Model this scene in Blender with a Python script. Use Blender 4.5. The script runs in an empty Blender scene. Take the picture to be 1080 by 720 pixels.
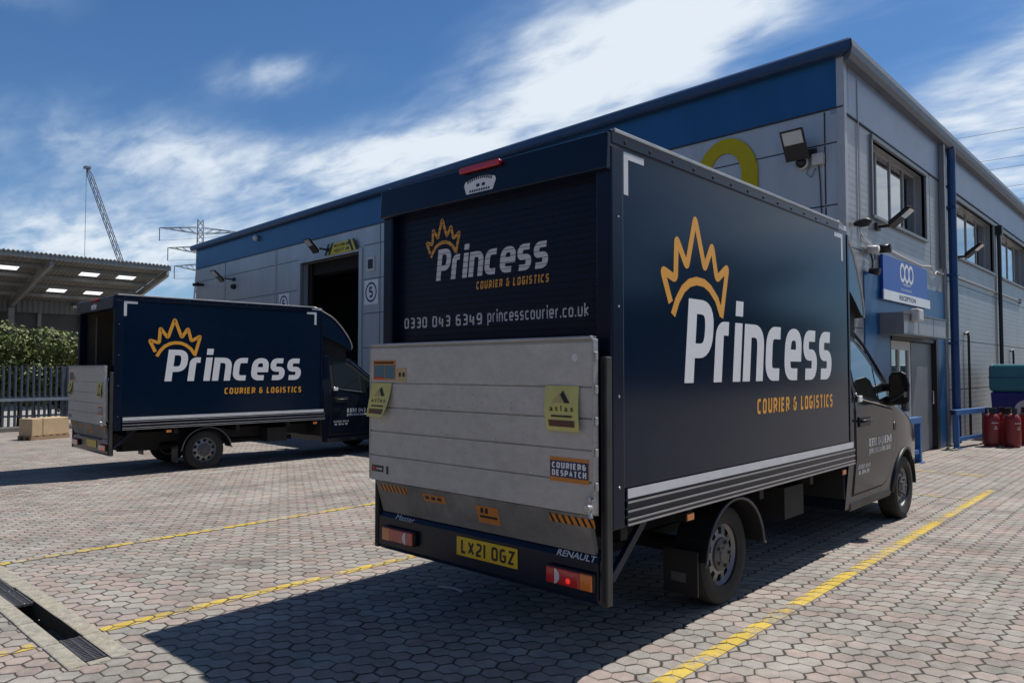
import bpy, bmesh, math, random
from math import radians as R, sin, cos, pi
from mathutils import Vector, Matrix

S = bpy.context.scene
COL = S.collection
random.seed(7)

# ------------------------------------------------------------------ camera
HEAD = R(42.9)
cam = bpy.data.cameras.new("camera")
cam.sensor_width = 36.0
cam.lens = 36.0 * 778.0 / 1080.0
cam.clip_start = 0.05
cam.clip_end = 6000
camo = bpy.data.objects.new("camera", cam)
COL.objects.link(camo)
camo.location = (0, 0, 1.65)
camo.rotation_euler = (R(90) + math.atan(29.5 / 778.0), 0, HEAD)
S.camera = camo

# ------------------------------------------------------------------ light
SUN_AZ, SUN_EL = R(17.6), R(62.5)
SKY_STRENGTH = 0.05
world = bpy.data.worlds.new("World")
S.world = world
world.use_nodes = True


def build_world():
    nt = world.node_tree
    N = nt.nodes
    L = nt.links
    N.clear()
    out = N.new("ShaderNodeOutputWorld")
    bg = N.new("ShaderNodeBackground")
    bg.inputs[1].default_value = SKY_STRENGTH
    L.new(bg.outputs[0], out.inputs[0])
    sky = N.new("ShaderNodeTexSky")
    sky.sky_type = 'NISHITA'
    sky.sun_disc = False
    sky.sun_elevation = SUN_EL
    sky.sun_rotation = SUN_AZ
    sky.air_density = 1.0
    sky.dust_density = 0.5
    sky.ozone_density = 2.0
    tc = N.new("ShaderNodeTexCoord")
    sep = N.new("ShaderNodeSeparateXYZ")
    L.new(tc.outputs["Generated"], sep.inputs[0])

    def m(op, a, b=None, c=None, clamp=False):
        n = N.new("ShaderNodeMath")
        n.operation = op
        n.use_clamp = clamp
        for i, v in enumerate((a, b, c)):
            if v is None:
                continue
            if isinstance(v, (int, float)):
                n.inputs[i].default_value = v
            else:
                L.new(v, n.inputs[i])
        return n.outputs[0]
    az = m('MULTIPLY', m('ARCTAN2', sep.outputs[0], sep.outputs[1]), 180 / pi)
    el = m('MULTIPLY', m('ARCSINE', sep.outputs[2]), 180 / pi)
    # clouds live on a flat layer: project the direction on it
    den = m('ADD', m('MAXIMUM', sep.outputs[2], 0.0), 0.16)
    px = m('DIVIDE', sep.outputs[0], den)
    py = m('DIVIDE', sep.outputs[1], den)
    cv = N.new("ShaderNodeCombineXYZ")
    L.new(px, cv.inputs[0])
    L.new(py, cv.inputs[1])
    mp = N.new("ShaderNodeMapping")
    L.new(cv.outputs[0], mp.inputs[0])
    mp.inputs['Rotation'].default_value = (0, 0, R(-28))
    mp.inputs['Scale'].default_value = (1.0, 2.1, 1.0)

    def noise(scale, det, rough, dist, off):
        n = N.new("ShaderNodeTexNoise")
        n.inputs['Scale'].default_value = scale
        n.inputs['Detail'].default_value = det
        n.inputs['Roughness'].default_value = rough
        n.inputs['Distortion'].default_value = dist
        mm = N.new("ShaderNodeMapping")
        mm.inputs['Location'].default_value = off
        L.new(mp.outputs[0], mm.inputs[0])
        L.new(mm.outputs[0], n.inputs[0])
        return n.outputs[0]
    n1 = noise(1.7, 9, 0.55, 0.25, (3.1, 1.7, 0))
    n2 = noise(5.5, 8, 0.56, 0.25, (0.3, 5.2, 2))
    n3 = noise(0.8, 4, 0.5, 0.2, (7.3, 2.2, 4))

    def blob(a0, e0, ra, re, rot, amp):
        c, s = cos(R(rot)), sin(R(rot))
        da = m('SUBTRACT', az, a0)
        de = m('SUBTRACT', el, e0)
        u = m('DIVIDE', m('ADD', m('MULTIPLY', da, c), m('MULTIPLY', de, s)), ra)
        v = m('DIVIDE', m('SUBTRACT', m('MULTIPLY', de, c), m('MULTIPLY', da, s)), re)
        q = m('ADD', m('MULTIPLY', u, u), m('MULTIPLY', v, v))
        return m('MULTIPLY', m('EXPONENT', m('MULTIPLY', q, -1.0)), amp)
    blobs = [
        (-35, 23.0, 10, 4.6, 8, 0.80),      # big bright bank, upper middle
        (-27, 26.0, 12, 3.5, 12, 0.62),
        (-47, 16.5, 12, 3.4, 14, 0.70),
        (-61.5, 21.0, 4.6, 1.6, 10, 0.55),   # small puff
        (-68, 14.8, 11, 2.8, -2, 0.58),     # left band
        (-54, 16.0, 7, 1.5, 14, 0.42),
        (-66, 9.0, 18, 2.8, 0, 0.52),
        (-44, 11.5, 9, 2.8, 6, 0.42),
        (-80, 7.0, 16, 3.4, 0, 0.50),
        (-10, 15.0, 8, 5.0, 20, 0.66),      # right bank
        (-2, 21.0, 7, 3.0, 18, 0.45),
        (-79, 23.5, 5, 2.0, 0, 0.40),
        (14, 13.0, 13, 5.5, 0, .85),
        (38, 26.0, 34, 13.0, 0, 0.85),
        (130, 30.0, 60, 12.0, 0, 0.35),
    ]
    tot = None
    for b in blobs:
        o = blob(*b)
        tot = o if tot is None else m('ADD', tot, o)
    base = m('ADD', m('MULTIPLY', m('SUBTRACT', n1, 0.5), 2.0), m('MULTIPLY', m('SUBTRACT', n2, 0.5), 1.5))
    base = m('ADD', base, m('MULTIPLY', m('SUBTRACT', n3, 0.5), 0.5))
    d = m('ADD', tot, m('MULTIPLY', base, m('ADD', m('MULTIPLY', tot, 0.80), 0.14)))
    mr = N.new("ShaderNodeMapRange")
    mr.interpolation_type = 'SMOOTHSTEP'
    L.new(d, mr.inputs[0])
    mr.inputs[1].default_value = 0.04
    mr.inputs[2].default_value = 1.0
    mr.inputs[3].default_value = 0.0
    mr.inputs[4].default_value = 0.96
    dens = mr.outputs[0]
    # pale haze near the horizon
    hz = m('EXPONENT', m('DIVIDE', m('MAXIMUM', el, 0.0), -6.5))
    cc = N.new("ShaderNodeMixRGB")
    cc.inputs[1].default_value = (9.0, 12.0, 16.0, 1)
    cc.inputs[2].default_value = (16.2, 17.6, 19.0, 1)
    L.new(m('POWER', dens, 0.8), cc.inputs[0])
    mxh = N.new("ShaderNodeMixRGB")
    L.new(m('MULTIPLY', hz, 0.65), mxh.inputs[0])
    tint = N.new("ShaderNodeMixRGB")
    tint.blend_type = 'MULTIPLY'
    tint.inputs[0].default_value = 1.0
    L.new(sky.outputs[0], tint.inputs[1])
    tm = N.new("ShaderNodeMixRGB")      # deep blue low down, paler tint overhead added so shade is less blue
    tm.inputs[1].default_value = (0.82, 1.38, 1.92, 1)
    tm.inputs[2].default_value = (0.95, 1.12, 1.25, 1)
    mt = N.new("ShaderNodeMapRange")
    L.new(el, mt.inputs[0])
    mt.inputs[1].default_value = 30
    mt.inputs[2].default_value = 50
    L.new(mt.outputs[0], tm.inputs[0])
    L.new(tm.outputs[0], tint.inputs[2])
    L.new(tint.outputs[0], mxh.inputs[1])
    mxh.inputs[2].default_value = (9.5, 12.5, 16.0, 1)
    mx = N.new("ShaderNodeMixRGB")
    L.new(dens, mx.inputs[0])
    L.new(mxh.outputs[0], mx.inputs[1])
    L.new(cc.outputs[0], mx.inputs[2])
    L.new(mx.outputs[0], bg.inputs[0])


build_world()
sl = bpy.data.lights.new("sun", 'SUN')
sl.energy = 5.0
sl.angle = R(0.5)
sl.color = (1.0, 0.95, 0.88)
so = bpy.data.objects.new("sun", sl)
COL.objects.link(so)
sd = Vector((sin(SUN_AZ) * cos(SUN_EL), cos(SUN_AZ) * cos(SUN_EL), sin(SUN_EL)))
so.rotation_euler = sd.to_track_quat('Z', 'Y').to_euler()
so.location = (0, 0, 40)
S.view_settings.view_transform = 'Standard'
S.view_settings.look = 'None'
S.view_settings.gamma = 1.0
S.view_settings.exposure = 0.0
S.view_settings.use_curve_mapping = False


# ------------------------------------------------------------------ materials
def nodes(name):
    m = bpy.data.materials.new(name)
    m.use_nodes = True
    return m, m.node_tree.nodes, m.node_tree.links


def mat(name, col, rough=0.5, metal=0.0, var=0.12, scale=6.0, bump=0.0, bscale=60.0, coat=0.0, dirt=0.0,
        dirtcol=(0.30, 0.28, 0.25), stretch=(1, 1, 1), emit=0.0, spec=0.5, dirtscale=1.7):
    m, N, L = nodes(name)
    b = N["Principled BSDF"]
    b.inputs['Roughness'].default_value = rough
    b.inputs['Metallic'].default_value = metal
    b.inputs['Specular IOR Level'].default_value = spec
    b.inputs['Coat Weight'].default_value = coat
    b.inputs['Coat Roughness'].default_value = 0.06
    tc = N.new("ShaderNodeTexCoord")
    mp = N.new("ShaderNodeMapping")
    mp.inputs['Scale'].default_value = stretch
    L.new(tc.outputs['Object'], mp.inputs[0])
    n = N.new("ShaderNodeTexNoise")
    n.inputs['Scale'].default_value = scale
    n.inputs['Detail'].default_value = 6
    n.inputs['Roughness'].default_value = 0.65
    L.new(mp.outputs[0], n.inputs[0])
    mx = N.new("ShaderNodeMixRGB")
    mx.inputs[1].default_value = tuple(max(0, c * (1 - var)) for c in col) + (1,)
    mx.inputs[2].default_value = tuple(min(1, c * (1 + var)) for c in col) + (1,)
    mr = N.new("ShaderNodeMapRange")
    mr.inputs[1].default_value = 0.3
    mr.inputs[2].default_value = 0.7
    L.new(n.outputs[0], mr.inputs[0])
    L.new(mr.outputs[0], mx.inputs[0])
    last = mx.outputs[0]
    if dirt > 0:
        n2 = N.new("ShaderNodeTexNoise")
        n2.inputs['Scale'].default_value = dirtscale
        n2.inputs['Detail'].default_value = 9
        n2.inputs['Roughness'].default_value = 0.72
        L.new(mp.outputs[0], n2.inputs[0])
        r2 = N.new("ShaderNodeMapRange")
        r2.inputs[1].default_value = 0.42
        r2.inputs[2].default_value = 0.78
        r2.inputs[3].default_value = 0.15 * dirt
        r2.inputs[4].default_value = dirt
        L.new(n2.outputs[0], r2.inputs[0])
        m2 = N.new("ShaderNodeMixRGB")
        m2.inputs[2].default_value = tuple(dirtcol) + (1,)
        L.new(r2.outputs[0], m2.inputs[0])
        L.new(last, m2.inputs[1])
        last = m2.outputs[0]
        rr = N.new("ShaderNodeMapRange")
        rr.inputs[3].default_value = rough
        rr.inputs[4].default_value = min(1, rough + 0.5)
        L.new(r2.outputs[0], rr.inputs[0])
        L.new(rr.outputs[0], b.inputs['Roughness'])
    L.new(last, b.inputs['Base Color'])
    if bump > 0:
        n3 = N.new("ShaderNodeTexNoise")
        n3.inputs['Scale'].default_value = bscale
        n3.inputs['Detail'].default_value = 4
        L.new(mp.outputs[0], n3.inputs[0])
        bp = N.new("ShaderNodeBump")
        bp.inputs['Strength'].default_value = bump
        bp.inputs['Distance'].default_value = 0.02
        L.new(n3.outputs[0], bp.inputs['Height'])
        L.new(bp.outputs[0], b.inputs['Normal'])
    if emit > 0:
        b.inputs['Emission Color'].default_value = tuple(col) + (1,)
        b.inputs['Emission Strength'].default_value = emit
    return m


def paver_material(name, paint=None, wear=0.5):
    """double-hexagon concrete blocks; with paint: the same blocks under a worn paint line"""
    m, N, L = nodes(name)
    b = N["Principled BSDF"]
    tc = N.new("ShaderNodeTexCoord")
    sp = N.new("ShaderNodeSeparateXYZ")
    L.new(tc.outputs['Object'], sp.inputs[0])

    def M(op, a, bb=None, c=None, clamp=False):
        n = N.new("ShaderNodeMath")
        n.operation = op
        n.use_clamp = clamp
        for i, v in enumerate((a, bb, c)):
            if v is None:
                continue
            if isinstance(v, (int, float)):
                n.inputs[i].default_value = v
            else:
                L.new(v, n.inputs[i])
        return n.outputs[0]

    def noise(scale, det=4, rough=0.6, vec=None):
        n = N.new("ShaderNodeTexNoise")
        n.inputs['Scale'].default_value = scale
        n.inputs['Detail'].default_value = det
        n.inputs['Roughness'].default_value = rough
        L.new(vec if vec is not None else tc.outputs['Object'], n.inputs[0])
        return n
    W = 0.127
    wob = noise(7.0, 3)
    ws = N.new("ShaderNodeSeparateColor")
    L.new(wob.outputs['Color'], ws.inputs[0])
    u = M('ADD', M('DIVIDE', sp.outputs[1], W), M('MULTIPLY', M('SUBTRACT', ws.outputs[0], 0.5), 0.26))
    v = M('ADD', M('DIVIDE', sp.outputs[0], W), M('MULTIPLY', M('SUBTRACT', ws.outputs[1], 0.5), 0.20))
    S3 = 1.7320508

    def fl(x, s, off):
        # centred remainder of x-off in [-s/2, s/2)
        t = M('DIVIDE', M('SUBTRACT', x, off), s)
        return M('MULTIPLY', M('SUBTRACT', M('FRACT', M('ADD', t, 0.5)), 0.5), s)
    ax, ay = fl(u, 1.0, 0.0), fl(v, S3, 0.0)
    bx, by = fl(u, 1.0, 0.5), fl(v, S3, S3 / 2)
    la = M('ADD', M('MULTIPLY', ax, ax), M('MULTIPLY', ay, ay))
    lb = M('ADD', M('MULTIPLY', bx, bx), M('MULTIPLY', by, by))
    isb = M('LESS_THAN', lb, la)

    def sel(a, c):
        return M('ADD', M('MULTIPLY', a, M('SUBTRACT', 1.0, isb)), M('MULTIPLY', c, isb))
    gx, gy = sel(ax, bx), sel(ay, by)
    sgn = M('SUBTRACT', 1.0, M('MULTIPLY', isb, 2.0))
    # flip b cells so that the inner (fused) edge is always upper right
    fx, fy = M('MULTIPLY', gx, sgn), M('MULTIPLY', gy, sgn)
    p = M('ADD', M('MULTIPLY', fx, 0.5), M('MULTIPLY', fy, 0.8660254))
    q = M('ADD', M('MULTIPLY', fx, -0.5), M('MULTIPLY', fy, 0.8660254))
    dw = M('SUBTRACT', 0.5, p)
    ds = M('MINIMUM', M('SUBTRACT', 0.518, M('ABSOLUTE', gx)),
           M('MINIMUM', M('ADD', 0.5, p), M('SUBTRACT', 0.5, M('ABSOLUTE', q))))

    def sstep(x, e0, e1):
        r = N.new("ShaderNodeMapRange")
        r.interpolation_type = 'SMOOTHSTEP'
        L.new(x, r.inputs[0])
        r.inputs[1].default_value = e0
        r.inputs[2].default_value = e1
        return r.outputs[0]
    jn = noise(3.2, 3)
    jw = M('MULTIPLY', M('SUBTRACT', jn.outputs[0], 0.5), 0.13)
    joint = sstep(M('ADD', ds, jw), 0.016, 0.074)      # 0 in the joint
    weak = sstep(M('ADD', dw, M('MULTIPLY', jw, 0.7)), 0.0, 0.030)
    weakm = M('ADD', 0.62, M('MULTIPLY', weak, 0.38))
    edge = sstep(ds, 0.03, 0.16)
    cu = M('SUBTRACT', u, gx)
    cvv = M('SUBTRACT', v, gy)
    cu = M('SUBTRACT', cu, M('MULTIPLY', isb, 0.5))
    cvv = M('SUBTRACT', cvv, M('MULTIPLY', isb, 0.8660254))
    cm = N.new("ShaderNodeCombineXYZ")
    L.new(M('ROUND', M('MULTIPLY', cu, 2.0)), cm.inputs[0])
    L.new(M('ROUND', M('MULTIPLY', cvv, 2.0 / S3)), cm.inputs[1])
    wn = N.new("ShaderNodeTexWhiteNoise")
    wn.noise_dimensions = '3D'
    L.new(cm.outputs[0], wn.inputs[0])
    cs = N.new("ShaderNodeSeparateColor")
    L.new(wn.outputs['Color'], cs.inputs[0])
    # block colour: greys and dull pinks
    big = noise(0.35, 5)
    pink = N.new("ShaderNodeMapRange")
    pink.interpolation_type = 'SMOOTHSTEP'
    L.new(M('ADD', M('MULTIPLY', cs.outputs[0], 0.65), M('MULTIPLY', big.outputs[0], 0.6)), pink.inputs[0])
    pink.inputs[1].default_value = 0.45
    pink.inputs[2].default_value = 0.85
    c1 = N.new("ShaderNodeMixRGB")
    c1.inputs[1].default_value = (0.365, 0.345, 0.312, 1)
    c1.inputs[2].default_value = (0.380, 0.312, 0.280, 1)
    L.new(pink.outputs[0], c1.inputs[0])
    fine = noise(160, 5, 0.75)
    med = noise(9, 5, 0.7)
    stain = noise(0.9, 7, 0.72)
    val = M('ADD', M('MULTIPLY', cs.outputs[1], 0.22), 0.70)
    val = M('ADD', val, M('MULTIPLY', M('SUBTRACT', fine.outputs[0], 0.5), 1.25))
    val = M('ADD', val, M('MULTIPLY', M('SUBTRACT', med.outputs[0], 0.5), 0.75))
    val = M('ADD', val, M('MULTIPLY', M('SUBTRACT', stain.outputs[0], 0.5), 1.0))
    val = M('MULTIPLY', M('MULTIPLY', val, weakm), M('ADD', 0.86, M('MULTIPLY', edge, 0.14)))
    hs = N.new("ShaderNodeMixRGB")
    hs.blend_type = 'MULTIPLY'
    hs.inputs[0].default_value = 1.0
    L.new(c1.outputs[0], hs.inputs[1])
    cv = N.new("ShaderNodeCombineXYZ")
    for i in range(3):
        L.new(val, cv.inputs[i])
    L.new(cv.outputs[0], hs.inputs[2])
    body = hs.outputs[0]
    # tyre tracks along the bays and general grime
    tmap = N.new("ShaderNodeMapping")
    tmap.inputs['Scale'].default_value = (1.7, 0.07, 1)
    L.new(tc.outputs['Object'], tmap.inputs[0])
    trk = noise(1.0, 5, 0.6, tmap.outputs[0])
    tf = sstep(trk.outputs[0], 0.50, 0.74)
    tm = N.new("ShaderNodeMixRGB")
    L.new(M('MULTIPLY', tf, 0.34), tm.inputs[0])
    L.new(body, tm.inputs[1])
    tm.inputs[2].default_value = (0.11, 0.105, 0.10, 1)
    body = tm.outputs[0]
    grn = noise(75, 3, 0.8)
    gf = sstep(grn.outputs[0], 0.60, 0.72)
    gm = N.new("ShaderNodeMixRGB")
    L.new(M('MULTIPLY', gf, 0.30), gm.inputs[0])
    L.new(body, gm.inputs[1])
    gm.inputs[2].default_value = (0.10, 0.095, 0.09, 1)
    body = gm.outputs[0]
    # dark oil spots
    oil = noise(1.4, 3, 0.5)
    of = sstep(M('ADD', oil.outputs[0], M('MULTIPLY', M('SUBTRACT', med.outputs[0], 0.5), 0.18)), 0.63, 0.74)
    om = N.new("ShaderNodeMixRGB")
    L.new(M('MULTIPLY', of, 0.45), om.inputs[0])
    L.new(body, om.inputs[1])
    om.inputs[2].default_value = (0.07, 0.066, 0.064, 1)
    body = om.outputs[0]
    if paint is not None:
        wn2 = noise(30, 6, 0.75)
        wn3 = noise(2.0, 4, 0.6)
        f = sstep(M('ADD', M('ADD', wn2.outputs[0], M('MULTIPLY', M('SUBTRACT', wn3.outputs[0], 0.5), 0.7)),
                    M('MULTIPLY', M('SUBTRACT', cs.outputs[2], 0.5), 0.25)), wear - 0.09, wear + 0.08)
        pm = N.new("ShaderNodeMixRGB")
        L.new(f, pm.inputs[0])
        L.new(body, pm.inputs[1])
        pc = N.new("ShaderNodeMixRGB")
        pc.blend_type = 'MULTIPLY'
        pc.inputs[0].default_value = 0.6
        pc.inputs[1].default_value = tuple(paint) + (1,)
        L.new(cv.outputs[0], pc.inputs[2])
        L.new(pc.outputs[0], pm.inputs[2])
        body = pm.outputs[0]
    jm = N.new("ShaderNodeMixRGB")
    L.new(joint, jm.inputs[0])
    moss = noise(2.3, 4)
    jc = N.new("ShaderNodeMixRGB")
    L.new(moss.outputs[0], jc.inputs[0])
    jc.inputs[1].default_value = (0.030, 0.029, 0.027, 1)
    jc.inputs[2].default_value = (0.085, 0.078, 0.066, 1)
    L.new(jc.outputs[0], jm.inputs[1])
    L.new(body, jm.inputs[2])
    L.new(jm.outputs[0], b.inputs['Base Color'])
    b.inputs['Roughness'].default_value = 0.88
    b.inputs['Specular IOR Level'].default_value = 0.3
    h = M('ADD', M('MULTIPLY', joint, 1.0), M('MULTIPLY', weak, 0.25))
    h = M('ADD', h, M('MULTIPLY', edge, 0.35))
    h = M('ADD', h, M('MULTIPLY', fine.outputs[0], 0.30))
    h = M('ADD', h, M('MULTIPLY', cs.outputs[2], 0.35))
    bp = N.new("ShaderNodeBump")
    bp.inputs['Strength'].default_value = 0.8
    bp.inputs['Distance'].default_value = 0.008
    L.new(h, bp.inputs['Height'])
    L.new(bp.outputs[0], b.inputs['Normal'])
    return m


def leaf_material(name, c1, c2):
    m, N, L = nodes(name)
    b = N["Principled BSDF"]
    g = N.new("ShaderNodeTexCoord")
    n = N.new("ShaderNodeTexNoise")
    n.inputs['Scale'].default_value = 3.0
    n.inputs['Detail'].default_value = 8
    L.new(g.outputs['Object'], n.inputs[0])
    w = N.new("ShaderNodeTexWhiteNoise")
    gi = N.new("ShaderNodeNewGeometry")
    L.new(gi.outputs['Random Per Island'], w.inputs[1] if False else w.inputs[0])
    mx = N.new("ShaderNodeMixRGB")
    mx.inputs[1].default_value = c1 + (1,)
    mx.inputs[2].default_value = c2 + (1,)
    a = N.new("ShaderNodeMath")
    a.operation = 'ADD'
    L.new(n.outputs[0], a.inputs[0])
    s = N.new("ShaderNodeMath")
    s.operation = 'MULTIPLY_ADD'
    L.new(gi.outputs['Random Per Island'], s.inputs[0])
    s.inputs[1].default_value = 0.8
    s.inputs[2].default_value = -0.4
    L.new(s.outputs[0], a.inputs[1])
    L.new(a.outputs[0], mx.inputs[0])
    L.new(mx.outputs[0], b.inputs['Base Color'])
    b.inputs['Roughness'].default_value = 0.5
    b.inputs['Transmission Weight'].default_value = 0.0
    b.inputs['Subsurface Weight'].default_value = 0.0
    return m


def corrugated(name, col, axis, pitch, depth=0.02, var=0.2, rough=0.6, metal=0.0, dirt=0.3):
    m = mat(name, col, rough, metal, var, 0.8, dirt=dirt)
    N, L = m.node_tree.nodes, m.node_tree.links
    tc = N.new("ShaderNodeTexCoord")
    sp = N.new("ShaderNodeSeparateXYZ")
    L.new(tc.outputs['Object'], sp.inputs[0])
    a = N.new("ShaderNodeMath")
    a.operation = 'MULTIPLY'
    L.new(sp.outputs[axis], a.inputs[0])
    a.inputs[1].default_value = 2 * pi / pitch
    s = N.new("ShaderNodeMath")
    s.operation = 'SINE'
    L.new(a.outputs[0], s.inputs[0])
    bp = N.new("ShaderNodeBump")
    bp.inputs['Strength'].default_value = 1.0
    bp.inputs['Distance'].default_value = depth
    L.new(s.outputs[0], bp.inputs['Height'])
    L.new(bp.outputs[0], N["Principled BSDF"].inputs['Normal'])
    return m


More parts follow.
